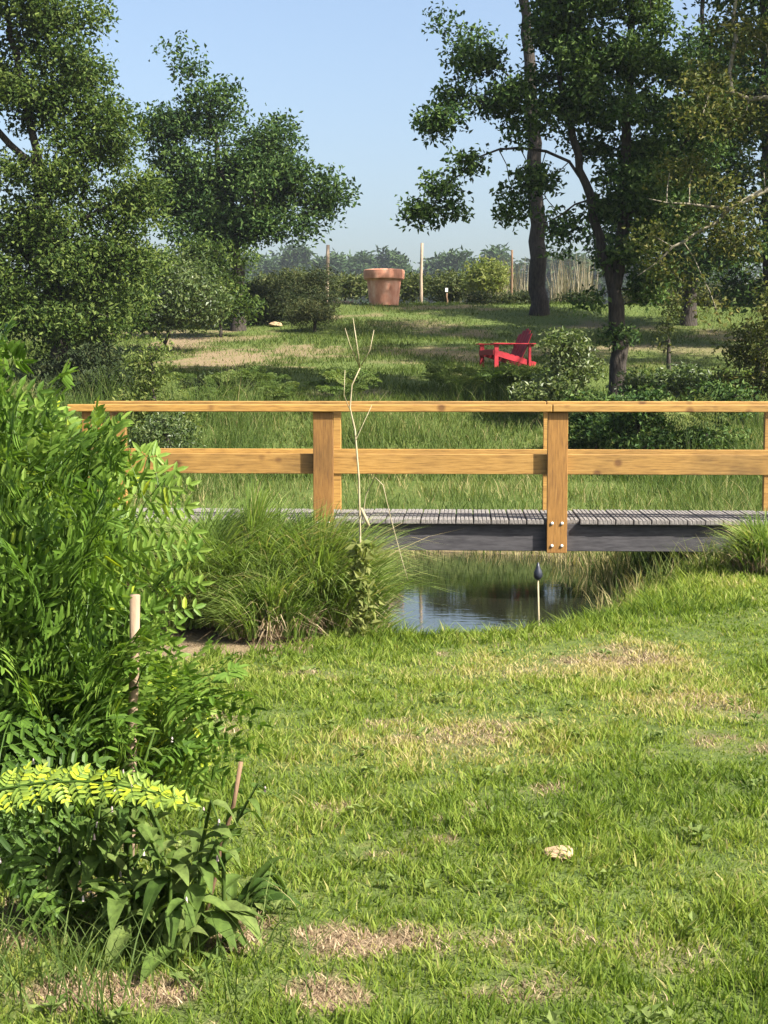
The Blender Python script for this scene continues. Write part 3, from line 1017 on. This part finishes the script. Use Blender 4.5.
reed_clump('pale dry reeds left of the thick straight trunk', 512, 55, 34, 52, 170, 401)
reed_clump('pale dry reeds right of the thick straight trunk', 572, 55, 44, 56, 220, 402)
reed_clump('thin dry reeds between the tall pale post and the bright round bush', 465, 60, 26, 30, 60, 403)
reed_clump('sparse dry reeds left of the terracotta pot', 340, 62, 30, 26, 60, 404)


def frond(base, tip, ctrl, npin, plen, nleaf, leaflen, leafw, seed, tmean=.45, tdev=.13, petiole=.3, flat=None, faces_up=.5):
    """a fern frond along a quadratic curve: returns pinnule arrays and rachis points"""
    r = np.random.default_rng(seed)
    base, tip, ctrl = [np.asarray(q, float) for q in (base, tip, ctrl)]
    cv = lambda t: (1 - t) ** 2 * base + 2 * t * (1 - t) * ctrl + t * t * tip
    dv = lambda t: unit(2 * (1 - t) * (ctrl - base) + 2 * t * (tip - ctrl))
    C, A, N, L = [], [], [], []
    nrm0 = np.array([0, 0, 1.0]) + r.normal(size=3) * .3 if flat is None else np.asarray(flat, float) + r.normal(size=3) * .2
    rach = [cv(t) for t in np.linspace(0, 1, 8)]
    sub = []
    for i in range(npin):
        q = (i + .5) / npin
        t = petiole + (1 - petiole) * q
        p, tg = cv(t), dv(t)
        side = unit(np.cross(tg, nrm0))
        n = unit(np.cross(side, tg))
        prof = plen * (math.sin(math.pi * min(1, q * .75 + .27)) ** .75) * (.9 + .2 * r.random())
        for s in (-1, 1):
            ax = unit(side * s + tg * (.35 + .35 * q) + n * r.normal(0, .12))
            pn = unit(n + r.normal(size=3) * .22)
            droop = r.uniform(.05, .3)
            m = max(3, int(round(nleaf * prof / plen)))
            sd = unit(np.cross(ax, pn))
            e0 = p
            for k in range(m):
                u = (k + .6) / m
                pp = p + ax * prof * u - np.array([0, 0, 1]) * droop * prof * u * u
                ll = leaflen * (1.0 - .5 * u ** 3) * (.85 + .3 * r.random())
                for s2 in (-1, 1):
                    C.append(pp)
                    A.append(sd * s2 + ax * .45 + r.normal(size=3) * .08)
                    N.append(pn + r.normal(size=3) * .11)
                    L.append(ll)
                e0 = pp
            C.append(e0)
            A.append(ax)
            N.append(pn)
            L.append(leaflen * .8)
            sub.append((p, e0))
    C, A, N, L = np.array(C), np.array(A), np.array(N), np.array(L)
    t = np.clip(r.normal(tmean, tdev, len(C)) + r.normal(0, .12), 0, 1)
    return C, A, N, L, np.full(len(C), leafw) * (.85 + .3 * r.random(len(C))), t, np.array(rach), sub


def pinnules(C, ax, nrm, L, W, tint):
    """oblong pinnules, eight points each"""
    ax = unit(ax)
    sd = unit(np.cross(nrm, ax))
    n = np.cross(ax, sd)
    L, W = L[:, None], W[:, None]
    pt = lambda u, s, z: C + ax * L * u + sd * W * s + n * (W * z - L * .18 * u * u)
    V = np.stack([pt(0, 0, 0), pt(.15, .42, .12), pt(.15, 0, 0), pt(.15, -.42, .12), pt(.65, .42, .12), pt(.65, 0, 0), pt(.65, -.42, .12), pt(1, 0, 0)], 1).reshape(-1, 3)
    o = np.arange(len(C))[:, None] * 8
    f3 = np.concatenate([o + np.array([q]) for q in ([0, 2, 1], [0, 3, 2], [4, 5, 7], [5, 6, 7])])
    f4 = np.concatenate([o + np.array([q]) for q in ([1, 2, 5, 4], [2, 3, 6, 5])])
    return V, [f3, f4], np.repeat(tint, 8)


def frond_obj(parent, origin, *a, mat=None, **k):
    C, A, N, L, W, t, rach, sub = frond(*a, **k)
    V, fs, tt = pinnules(C, A, N, L, W, t)
    g = Geo()
    g.add(V, fs[1], fs[0], tt)
    g.tube(rach, np.linspace(.005, .0018, len(rach)), 5, .2, False)
    for p, q in sub:
        g.tube([p, q], [.0016, .0008], 3, .3, False)
    return g.obj('frond', mat or L_fern, parent, False, origin)


def royal_fern(label, base, tips, seed):
    """tips: list of (px, py, Y) where the frond ends"""
    r = np.random.default_rng(seed)
    root = empty('royal_fern', base)
    tag(root, label, 'fern')
    for i, (px, py, Y) in enumerate(tips):
        tip = P(px, py, Y)
        b = base + np.array([r.normal(0, .09), r.normal(0, .09), 0])
        ln = np.linalg.norm(tip - b)
        mid = b + (tip - b) * .45
        mid[2] = max(mid[2], b[2] + .3) + .38 * ln * r.uniform(.6, 1.1)
        mid[:2] = b[:2] + (tip[:2] - b[:2]) * r.uniform(.2, .42)
        flat = np.array([sdir.x * .3, -.7, .75]) + r.normal(size=3) * np.array([.35, .2, .2])
        frond_obj(root, base, b, tip, mid, r.integers(7, 10), r.uniform(.24, .32), 8, r.uniform(.058, .072), .0180, int(seed * 100 + i), tmean=r.uniform(.32, .60), petiole=.3, flat=flat)
    return root


rf = np.random.default_rng(12)


def spread_tips(n, edge, x0, ylo, yhi, Y0, Y1):
    """tips filling the region left of the edge curve (py -> px)"""
    out = []
    ey, ex = zip(*edge)
    for i in range(n):
        py = ylo + (yhi - ylo) * (i + rf.random()) / n
        xm = np.interp(py, ey, ex)
        px = x0 + (xm - x0) * (rf.random() ** .55)
        out.append((px, py, Y0 + (Y1 - Y0) * rf.random()))
    return out


EDGE = [(320, -30), (350, 5), (375, 45), (400, 55), (440, 100), (470, 125), (500, 108), (550, 128), (600, 95), (650, 195), (690, 225), (730, 190), (800, 170)]
fa = on_ground(-40, 5.3)
fb = on_ground(55, 5.0)
royal_fern('tall royal fern crowding the left edge, its top above the handrail', fa, spread_tips(36, EDGE, -150, 335, 640, 4.7, 5.7) + [(-6, 328, 4.9), (8, 326, 4.9), (20, 345, 5.0), (-20, 335, 5.0), (18, 400, 4.8), (68, 368, 5.2), (100, 418, 5.2), (112, 432, 5.2), (122, 424, 5.0), (128, 436, 5.0), (118, 414, 5.1), (124, 456, 5.1), (122, 446, 5.0), (60, 440, 5.0), (105, 440, 5.3)], 1)
royal_fern('royal fern arching over the lawn in front of the sedges', fb, spread_tips(30, EDGE, -60, 480, 760, 4.5, 5.4) + [(165, 478, 5.0), (195, 548, 5.0), (238, 672, 4.7), (242, 690, 4.8), (150, 450, 5.2), (138, 636, 4.55), (120, 648, 4.5), (150, 660, 4.55), (118, 690, 4.5), (140, 715, 4.5), (110, 735, 4.5), (128, 668, 4.52)], 2)
# the low frond, its backlit glow put into a bright yellow tint
fc = on_ground(-70, 4.4)
root = royal_fern('low royal fern frond held flat above the comfrey', fc, [(10, 720, 4.5), (40, 850, 4.4)], 3)
q0 = P(-70, 815, 4.3)
frond_obj(root, fc, q0, P(196, 806, 4.15), P(60, 752, 4.25), 18, .062, 5, .034, .0115, 777, tmean=.88, tdev=.08, petiole=.05, flat=(-.25, -.55, .8))
g = Geo()
g.tube([fc, fc + (q0 - fc) * .5 + np.array([-.03, 0, 0]), q0], [.005, .0045, .004], 6, .3)
g.obj('stalk', L_fern, root, True, fc)


# bracken along the far bank: three meshes, many plants
def bracken_mesh(seed):
    r = np.random.default_rng(seed)
    g = Geo()
    for k in range(7):
        a = r.random() * 6.28
        tip = np.array([math.cos(a) * .5, math.sin(a) * .5, .45 + .2 * r.random()])
        C, A, N, L, W, t, rach, sub = frond((0, 0, 0), tip, (tip[0] * .25, tip[1] * .25, .7), 6, .26, 5, .07, .03, seed * 10 + k, tmean=.45, petiole=.4)
        V, f, tt = leaves(C, A, N, L * 1.2, W, t)
        g.add(V, None, f, tt)
        g.tube(rach, np.linspace(.008, .003, len(rach)), 4, .2, False)
    return g.obj('bracken', L_bracken)


bp = [bracken_mesh(i + 1) for i in range(3)]
rb = np.random.default_rng(66)
k = 0
for i in range(40):
    px = rb.uniform(175, 540) if i < 30 else rb.uniform(600, 768)
    Y = rb.uniform(24.6, 28.0)
    if i in (5, 6, 7):
        px, Y = 500 + 12 * (i - 5), 25.8
    g = on_ground(px, Y)
    o = bp[i] if i < 3 else bp[i % 3].copy()
    if i >= 3:
        COL.objects.link(o)
    o.location = Vector(g.tolist())
    o.rotation_euler = (0, 0, rb.random() * 6.28)
    s = rb.uniform(.45, .95) if i not in (5, 6, 7) else 1.0
    o.scale = (s, s, s)
    tag(o, 'yellow green bracken plant on the bank just beyond the footbridge rail', 'bracken', 'bracken along the far bank')
g = on_ground(691, 21.3)
root = empty('bracken', g)
tag(root, 'bright tall bracken standing between the rails near the right post', 'bracken')
for k in range(6):
    a = k * 1.05
    frond_obj(root, g, g, g + np.array([math.cos(a) * .4, math.sin(a) * .3, 1.0 + .15 * math.sin(k * 3)]), g + np.array([math.cos(a) * .08, math.sin(a) * .08, 1.0]), 7, .24, 6, .055, .018, 880 + k, tmean=.8, petiole=.45, mat=L_bracken, flat=(0, -.7, .7))


# ------------------------------------------------------------------ sedge tussocks at the stream
def tussock(label, px, py, Y, rad, hgt, n, seed, lean=.62):
    r = np.random.default_rng(seed)
    x0 = (px - 384) / F * Y
    z0 = max(float(H(x0, Y)), WATER_Z) - .03
    g0 = np.array([x0, Y, z0])
    root = empty('sedge_tussock', g0)
    tag(root, label, 'sedge', 'sedge tussocks at the stream')
    a = r.random(n) * 2 * math.pi
    q = np.sqrt(r.random(n)) * rad
    B = g0 + np.stack([q * np.cos(a), q * np.sin(a), .22 * hgt * (1 - (q / rad) ** 2) + .05], 1)
    sub = r.integers(0, 34, n)
    sa, sl_ = r.random(34) * 6.28, r.random(34)
    st_ = r.normal(0, .14, 34)
    q = rad * np.sqrt(sl_)[sub] + r.normal(0, .035, n)
    a = sa[sub] + r.normal(0, .12, n)
    B = g0 + np.stack([q * np.cos(a), q * np.sin(a), .22 * hgt * np.clip(1 - (q / rad) ** 2, 0, 1) + .05], 1)
    az = a + r.normal(0, .35, n)
    h = hgt * (.6 + .5 * r.random(n)) * (1.05 - .3 * (q / rad))
    ln = np.clip(.2 + lean * (q / rad) + r.normal(0, .12, n) + st_[sub], .05, 1.4)
    V, f, t = blades(B, h, .010 + .006 * r.random(n), ln, np.clip(r.normal(.52, .15, n) + st_[sub] + (r.random(n) < .04) * .4, 0, 1), az, .25 + .55 * ln / 1.3 * r.random(n), 5, r)
    np_obj('blades', V, f, L_sedge, root, t, False, g0)
    m = n // 3
    a = r.random(m) * 2 * math.pi
    q = rad * (.55 + .5 * r.random(m))
    B = g0 + np.stack([q * np.cos(a), q * np.sin(a), .3 * hgt * r.random(m)], 1)
    V, f, t = blades(B, .2 * (.4 + r.random(m)), .005 + .004 * r.random(m), .6 + 1.0 * r.random(m), r.random(m), a + r.normal(0, 1.2, m), .4 + .8 * r.random(m), 3, r)
    np_obj('dead_thatch', V, f, L_thatch, root, t, False, g0)


tussock('large arching sedge tussock below the left bridge post, right above the water', 318, 600, 10.1, .34, .90, 3400, 501)
tussock('broad sedge tussock in the middle of the group, against the bridge deck', 250, 600, 10.2, .40, .92, 3600, 502)
tussock('sedge tussock half hidden behind the royal fern', 178, 600, 10.2, .46, .95, 3600, 503)
tussock('short brown based sedge tussock where the lawn meets the sedges', 270, 630, 9.6, .26, .50, 1500, 504)
tussock('small dark sedge tussock overhanging the left edge of the water', 358, 600, 10.7, .18, .50, 1300, 505)
tussock('sedge tussock under the deck, left of the open water', 330, 600, 11.8, .28, .7, 1500, 506)
tussock('green sedge tussock at the right edge beneath the bridge deck', 772, 580, 12.4, .30, .55, 1500, 507)


# ------------------------------------------------------------------ footbridge
def zpx(py, Y=13.45):
    return P(384, py, Y)[2]


bridge = empty('footbridge', ((323 - 384) / F * 13.5, 13.5, 0), R(-3))
tag(bridge, 'timber footbridge with orange brown rails over the stream', 'footbridge')
POSTX = [-2.05, 0, 2.05, 4.1]
ztop, zrail0 = zpx(404.6), zpx(411.9)
zl1, zl0 = zpx(454.5), zpx(474.6)
zd1, zd0 = zpx(519.3), zpx(523.8)
zb0 = zpx(551.3)
XL, XR = -2.26, 5.6
for side in (0, 1):
    ym = (lambda y: y) if side == 0 else (lambda y: 1.09 - y)      # mirrored for the far railing
    box = lambda g, x0, x1, y0, y1, z0, z1, b=.004: g.box(x0, x1, min(ym(y0), ym(y1)), max(ym(y0), ym(y1)), z0, z1, b, None, random.uniform(.2, .9))
    dz_ = 0 if side == 0 else P(384, 401.3, 14.45)[2] - ztop
    dz2 = 0 if side == 0 else P(384, 449.3, 14.4)[2] - zl1
    for px_ in POSTX:
        g = Geo()
        wdt = .088 if side == 0 else .075
        box(g, px_ - wdt, px_ + wdt, 0, .07, zb0 - .01, zrail0 + dz_)
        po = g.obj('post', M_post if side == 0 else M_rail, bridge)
        for bx in (-.043, .043):
            for bz in (zpx(522.8), zpx(545.2)):
                g = Geo()
                y0 = ym(-.012) if side == 0 else ym(-.012)
                pts = [(px_ + bx, ym(.002), bz), (px_ + bx, ym(-.008), bz), (px_ + bx, ym(-.013), bz)]
                g.tube(pts, [.014, .014, .008], 8)
                g.obj('bolt', M_bolt, po)
    cuts = [XL, 2.0, XR]
    for a, b in zip(cuts[:-1], cuts[1:]):
        g = Geo()
        box(g, a + .003, b - .003, -.04, .125, zrail0 + dz_, ztop + dz_, .006)
        g.obj('top_rail', M_rail, bridge)
    cuts = [-2.13, .0, 2.05, 4.1, XR]
    for a, b in zip(cuts[:-1], cuts[1:]):
        g = Geo()
        box(g, a + .002, b - .002, .0715, .116, zl0 + dz2, zl1 + dz2, .004)
        g.obj('lower_rail', M_rail, bridge)
    g = Geo()
    box(g, XL - .6, XR, .0715, .15, zb0, zd0 - .002, .004)
    g.obj('beam', M_beam, bridge)
g = Geo()
x = XL - .6
rp = np.random.default_rng(9)
while x < XR:
    wv = .145
    dz = rp.normal(0, .0012)
    y0, y1 = rp.uniform(.006, .014), 1.09 - rp.uniform(.006, .014)
    inpost = [q for q in POSTX if x < q + .10 and x + wv > q - .10]
    if inpost:
        y0, y1 = .0735, 1.0165
    # grooved board: ridges side by side
    for k in range(4):
        g.box(x + k * wv / 4 + .003, x + (k + 1) * wv / 4 - .003, y0, y1, zd0 + .003, zd1 + dz, .003)
    g.box(x, x + wv, y0 + .002, y1 - .002, zd0, zd1 - .008 + dz, 0)
    x += wv + .010
g.obj('deck', M_deck, bridge)

# ------------------------------------------------------------------ terracotta pot
g0 = on_ground(384, 50)
s = 50 / F
pot = empty('flower_pot', g0)
tag(pot, 'giant terracotta flower pot on the crest of the meadow', 'flower pot')
g = Geo()
hb = 24.5 * s
g.lathe([(0, -.03), (14.2 * s, -.03), (14.4 * s, 0), (17.0 * s, hb), (17.0 * s, hb + .05)], 110)
g.obj('pot_body', M_terra, pot, False)
g = Geo()
r1, h1 = 20.0 * s, 9.8 * s
prof = [(16.9 * s, hb), (r1 - .03, hb), (r1, hb + .03), (r1 + .012, hb + h1 * .6), (r1 + .012, hb + h1 - .03), (r1 - .02, hb + h1), (r1 - .11, hb + h1), (r1 - .13, hb + h1 - .03), (r1 - .16, hb - .02)]
g.lathe(prof, 110)
g.obj('rim', M_terra, pot, False)
g = Geo()
g.lathe([(r1 - .14, hb + h1 - .10), (.3, hb + h1 - .06), (0.001, hb + h1 - .05)], 40)
g.obj('soil', M_soil, pot, True)

# ------------------------------------------------------------------ red garden chair (faces left, a little towards the camera)
g0 = G(506, 367)
chair = empty('garden_chair', g0, 0)
tag(chair, 'red slatted wooden garden chair facing left on the meadow', 'chair')
chair.scale = (1.02, 1.02, .90)
chair.rotation_euler = (0, 0, math.atan2(-.40, -.92))          # local +X is the way it faces


def slanted(x0, z0, x1, z1, y0, y1, th, g, bev=.004):
    L = math.hypot(x1 - x0, z1 - z0)
    M = Matrix.Translation(((x0 + x1) / 2, 0, (z0 + z1) / 2)) @ Matrix.Rotation(-math.atan2(z1 - z0, x1 - x0), 4, 'Y')
    g.box(-L / 2, L / 2, y0, y1, -th / 2, th / 2, bev, M)


for sy in (-1, 1):
    g = Geo()
    g.box(.36, .46, sy * .33 - .018, sy * .33 + .018, -.03, .54, .004)
    g.obj('leg', M_red, chair)
    g = Geo()
    slanted(.45, .34, -.55, .05, sy * .29 - .018, sy * .29 + .018, .13, g)
    g.obj('stringer', M_red, chair)
    g = Geo()
    g.box(-.50, .52, sy * .34 - .075, sy * .34 + .075, .54, .567, .006)
    g.obj('armrest', M_red, chair)
    g = Geo()
    g.box(-.42, -.36, sy * .33 - .018, sy * .33 + .018, .02, .54, .004)
    g.obj('leg', M_red, chair)
g = Geo()
for k in range(6):
    u = k / 5
    xa, za = .43 - u * .62, .405 - u * .18
    slanted(xa, za, xa - .095, za - .0275, -.31, .31, .022, g)
g.obj('seat', M_red, chair)
g = Geo()
g.box(.462, .484, -.33, .33, .28, .40, .003)
g.obj('front_apron', M_red, chair)
bk = Geo()
for k in range(5):
    yc = (k - 2) * .118
    top = .93 - .045 * abs(k - 2) ** 1.5
    f_ = (top - .18) / (.93 - .18)
    slanted(-.22, .18, -.22 - .30 * f_, top, yc - .052, yc + .052, .022, bk)
bk.obj('backrest', M_red, chair)
g = Geo()
g.box(-.485, -.455, -.36, .36, .49, .538, .003)
g.obj('back_brace', M_red, chair)

# ------------------------------------------------------------------ posts on the crest, small things
def stick(name, label, cat, p0, p1, r0, r1, mat, k=8, wob=.0, extra=None):
    n = 5
    pts = np.array([np.asarray(p0) + (np.asarray(p1) - np.asarray(p0)) * i / (n - 1) for i in range(n)])
    pts[1:-1] += rng.normal(size=(n - 2, 3)) * wob
    g = Geo()
    g.tube(pts, np.linspace(r0, r1, n), k)
    o = g.obj(name, mat, None, True, p0)
    o.location = Vector([float(c) for c in p0])
    tag(o, label, cat)
    return o


def crest_post(label, px, top, Y, rpx, mat=M_palepost):
    a = on_ground(px, Y) - np.array([0, 0, .1])
    b = P(px + 1, top, Y)
    return stick('wooden_post', label, 'post', a, b, rpx * Y / F, rpx * .85 * Y / F, mat, 8, .01)


crest_post('pale weathered post behind the dark broom bushes, left of the pot', 327, 245, 54, 2.1)
crest_post('tall pale weathered post right of the terracotta pot', 421, 243, 54, 1.7)
crest_post('thin brown post among the reeds beside the thick trunk', 511, 250, 53, 1.3, M_stake)
a = on_ground(446, 53)
o = crest_post('short stake carrying a small white tag right of the pot', 446, 293, 53, 1.0, M_stake)
g = Geo()
zt = P(446, 289, 53)[2]
g.box(-.045, .045, -.045, -.033, zt - a[2], zt - a[2] + .13, .003)
g.obj('tag_plate', M_white, o)
g0 = on_ground(341, 51)
g = Geo()
g.box(-.42, .42, -.11, .11, -.02, .10, .01)
o = g.obj('stone_slab', M_palepost)
o.location = Vector(g0.tolist())
tag(o, 'pale low slab lying left of the terracotta pot', 'slab')


def rock(name, label, loc, sx, sy, sz, mat, seed, cat='stone'):
    r = np.random.default_rng(seed)
    bm = bmesh.new()
    bmesh.ops.create_icosphere(bm, subdivisions=3, radius=1)
    ph = r.random(6) * 6.28
    for v in bm.verts:
        k = 1 + .16 * math.sin(3 * v.co.x + ph[0]) + .13 * math.sin(4 * v.co.y + ph[1]) + .1 * math.sin(5 * v.co.z + ph[2] + 2 * v.co.x)
        v.co = Vector((v.co.x * sx * k, v.co.y * sy * k, max(v.co.z, -.4) * sz * k))
    me = bpy.data.meshes.new(name)
    bm.to_mesh(me)
    bm.free()
    me.materials.append(mat)
    o = link(bpy.data.objects.new(name, me))
    o.location = Vector([float(c) for c in loc])
    return tag(o, label, cat)


p = G(559, 860)
rock('flat_stone', 'flat tan stone lying in the middle of the lawn', p + np.array([0, 0, .026]), .046, .05, .018, M_stone, 5)
p = G(276, 327)
rock('boulder', 'yellowish boulder on the meadow below the dark broom bushes', p + np.array([0, 0, .06]), .17, .14, .08, M_stone, 6)

# brown stake in the comfrey, cut stake in front of the fern
a = G(203, 925)
stick('plant_stake', 'thin brown cane leaning right out of the comfrey', 'cane', a, P(241, 762, a[1] - .02), .006, .007, M_stake, 8, .004)
a = on_ground(122, 4.76)
stick('cut_stake', 'cut pale wooden stake poking out of the royal fern', 'stake', a, P(135, 595, 4.70), .014, .016, M_cut, 9, .002)

# pale stalk with yellow green shoots
b0 = on_ground(362, 9.55)
Y = 9.55
st = empty('dead_sapling', b0)
tag(st, 'dry pale sapling stalk before the bridge with shoots at its base', 'sapling')
g = Geo()
main = [b0 - np.array([0, 0, .03])] + [P(*q, Y) for q in [(361, 590), (360, 530), (359, 480), (355, 430), (350, 408), (352, 385), (360, 368)]]
g.tube(main, np.linspace(.008, .0035, len(main)), 7)
for pl, ra in [([(360, 368), (357, 345), (353, 318)], .0045), ([(360, 368), (350, 345), (345, 328)], .004), ([(361, 366), (370, 350), (374, 330)], .0035),
               ([(352, 415), (344, 395), (345, 370)], .003), ([(362, 520), (366, 495), (375, 477), (383, 485), (390, 515), (402, 560), (408, 580)], .0035), ([(356, 440), (365, 420), (372, 405)], .0025)]:
    pts = [P(q[0], q[1], Y + .06 * math.sin(q[0])) for q in pl]
    g.tube(pts, np.linspace(ra, ra * .5, len(pts)), 5)
g.obj('stalk', M_straw, st, True, b0)
g = Geo()
pa, pb = P(361, 508, Y - .03), P(369, 526, Y - .05)
g.tube([pa, (pa + pb) / 2, pb], [.008, .011, .009], 7)
g.obj('broken_end', M_straw, st, True, b0)
r = np.random.default_rng(5)
C = []
for py in np.linspace(545, 632, 46):
    C.append(P(362 + r.normal(0, 5), py, Y + r.normal(0, .04)))
V, f, t = foliage(np.array(C), 9.0, .018, .058, 91, up=.3, asp=.6, tmean=.98)
np_obj('shoots', V, [f], L_lime, st, t, False, b0)

# dark capped stick by the water
b0 = on_ground(541, 11.0)
Y = b0[1]
cs_ = empty('marker_stick', b0)
tag(cs_, 'pale stick with a dark pear shaped cap at the water edge', 'stick')
g = Geo()
tp = P(538, 580, Y)
g.tube([b0 - np.array([0, 0, .05]), (b0 + tp) / 2, tp], [.008, .007, .006], 8)
g.obj('stick', M_straw, cs_, True, b0)
g = Geo()
g.lathe([(0.001, 0), (.020, .007), (.034, .030), (.030, .058), (.014, .095), (.006, .125), (.001, .128)], 16, tp)
g.obj('cap', M_black, cs_, True, b0)


# ------------------------------------------------------------------ comfrey
def leaf_mesh(base, ax, up, L, W, droop, seed, wavy=.06):
    r = np.random.default_rng(seed)
    ax = unit(np.asarray(ax, float))
    sd = unit(np.cross(ax, up))
    nn = np.cross(sd, ax)
    n = 9
    V = []
    for i in range(n):
        t = i / (n - 1)
        wv = W * (math.sin(math.pi * min(1, t ** .72)) ** .8) * .5 if 0 < t < 1 else .002
        c = base + ax * L * t * (1 - .25 * droop * t) + np.array([0, 0, -1]) * droop * L * t * t * .9
        k = wavy * W * math.sin(5 * t + seed)
        for s in (-1, -.5, 0, .5, 1):
            V.append(c + sd * wv * s + nn * (abs(s) * wv * .45 + k * s + r.normal(0, .0012)))
    f = [[i * 5 + j, i * 5 + j + 1, (i + 1) * 5 + j + 1, (i + 1) * 5 + j] for i in range(n - 1) for j in range(4)]
    return np.array(V), f


def comfrey(label, base, n_stem, n_leaf, hgt, seed, lean):
    r = np.random.default_rng(seed)
    root = empty('comfrey', base)
    tag(root, label, 'plant')
    for s in range(n_stem):
        a = r.random() * 6.28
        top = base + np.array([math.cos(a) * .20 + lean[0], math.sin(a) * .16 + lean[1], hgt * r.uniform(.65, 1.05)])
        mid = base + (top - base) * .5 + np.array([0, 0, .06])
        tipd = top + np.array([math.cos(a) * .08, math.sin(a) * .08, -.05])
        b = base + np.array([math.cos(a) * .10, math.sin(a) * .10, -.02])
        g = Geo()
        g.tube([b, b + (mid - b) * .5, mid, top, tipd], [.007, .0065, .006, .004, .002], 6, .3)
        g.obj('stem', L_comfrey, root, True, base)
        for k in range(n_leaf):
            u = (k + .5) / n_leaf
            p = b + (mid - b) * u * 2 if u < .5 else mid + (top - mid) * (u - .5) * 2
            aa = a + k * 2.4 + r.normal(0, .4)
            L = (.18 - .09 * u) * r.uniform(.6, 1.25)
            V, f = leaf_mesh(p, (math.cos(aa), math.sin(aa), r.uniform(-.2, .9)), np.array([0, 0, 1.]), L, L * .36, r.uniform(.3, 1.0), int(r.integers(999)))
            np_obj('leaf', V, [f], L_comfrey, root, np.full(len(V), np.clip(r.normal(.5, .2), 0, 1)), True, base)
        for k in range(1):
            q = top + (tipd - top) * r.random() + r.normal(size=3) * .005 - np.array([0, 0, .010])
            g = Geo()
            g.lathe([(.001, .014), (.0028, .010), (.0034, 0), (.0044, -.003)], 8, q, r.random())
            g.obj('flower', L_flower, root, True, base)
    return root


cb = G(190, 945)
comfrey('comfrey with hanging white bells beside the brown cane', cb, 8, 12, .52, 601, (.0, 0))
comfrey('comfrey under the flat bright fern frond', G(105, 930), 8, 12, .56, 602, (0, 0))
comfrey('broad comfrey clump in shade at the lower left corner', G(60, 925), 6, 11, .40, 603, (0, 0))
comfrey('low comfrey clump in front of the cane, drooping over bare soil', G(165, 962), 6, 11, .26, 604, (0, 0))
cr = G(245, 915)
root = empty('dock_plant', cr)
tag(root, 'dark narrow leaved dock leaning right over the lawn', 'plant')
r = np.random.default_rng(71)
for k in range(16):
    aa = r.normal(.4, 1.0)
    L = r.uniform(.12, .34)
    V, f = leaf_mesh(cr + r.normal(size=3) * .03 + np.array([0, 0, .03]), (math.cos(aa) * .7, math.sin(aa) * .5, r.uniform(.6, 1.5)), np.array([0, -.3, 1.]), L, L * .12, r.uniform(.2, 1.0), int(r.integers(999)))
    np_obj('leaf', V, [f], L_comfrey, root, np.full(len(V), np.clip(r.normal(.2, .15), 0, 1)), True, cr)
# broad basal leaves at the front
cr = G(205, 955)
root = empty('broad_leaved_rosette', cr)
tag(root, 'rosette of large sunlit drooping leaves at the front of the comfrey', 'plant')
for k, (tx, ty, L, W, tm, az, dr) in enumerate([(268, 975, .20, .075, .8, -.55, .75), (180, 915, .15, .07, .7, -1.7, .9), (145, 955, .14, .06, .75, -2.4, .9), (235, 925, .18, .07, .75, -.2, .5), (285, 970, .15, .04, .6, -.3, .5),
                                                 (200, 780, .2, .07, .3, 1.4, .1), (120, 880, .16, .07, .5, -2.8, .6), (215, 790, .16, .05, .2, .8, .05)]):
    hz = .12 if k < 5 else .22
    V, f = leaf_mesh(cr + np.array([(tx - 215) / 1539 * 4 * .35, 0, hz]), (math.cos(az), math.sin(az), .5), np.array([0, 0, 1.]), L, W, dr, k * 7 + 1)
    np_obj('leaf', V, [f], L_comfrey, root, np.full(len(V), tm), True, cr)
# long grass at the foot of the ferns
r = np.random.default_rng(72)
n = 900
px = r.uniform(-60, 330, n)
Y = r.uniform(3.75, 4.6, n)
x = (px - 384) / F * Y
B = np.stack([x, Y, H(x, Y)], 1)
kk = r.random(n) < np.where(px < 130, .8, .25)
B = B[kk]
n = len(B)
V, f, t = blades(B, r.uniform(.08, .26, n), .004 + .003 * r.random(n), r.uniform(.3, 1.3, n), np.clip(r.normal(.35, .2, n), 0, 1), nseg=4, droop=.4 * r.random(n), r=r)
o = np_obj('long_grass', V, f, L_tall, None, t)
tag(o, 'loose long grass at the foot of the ferns and comfrey', 'grass', kind='stuff')

# ------------------------------------------------------------------ haze
HAZE = 0.00026
if HAZE:
    m = bpy.data.materials.new('haze')
    m.use_nodes = True
    t = m.node_tree
    t.nodes.remove(t.nodes['Principled BSDF'])
    pv = t.nodes.new('ShaderNodeVolumePrincipled')
    pv.inputs['Color'].default_value = (.80, .88, 1.0, 1)
    pv.inputs['Density'].default_value = HAZE
    pv.inputs['Anisotropy'].default_value = .2
    t.links.new(pv.outputs[0], t.nodes['Material Output'].inputs['Volume'])
    g = Geo()
    g.box(-720, 720, -70, 920, -3, 36)
    o = g.obj('haze', m)
    tag(o, 'thin pale summer haze over the meadow', 'haze', kind='stuff')
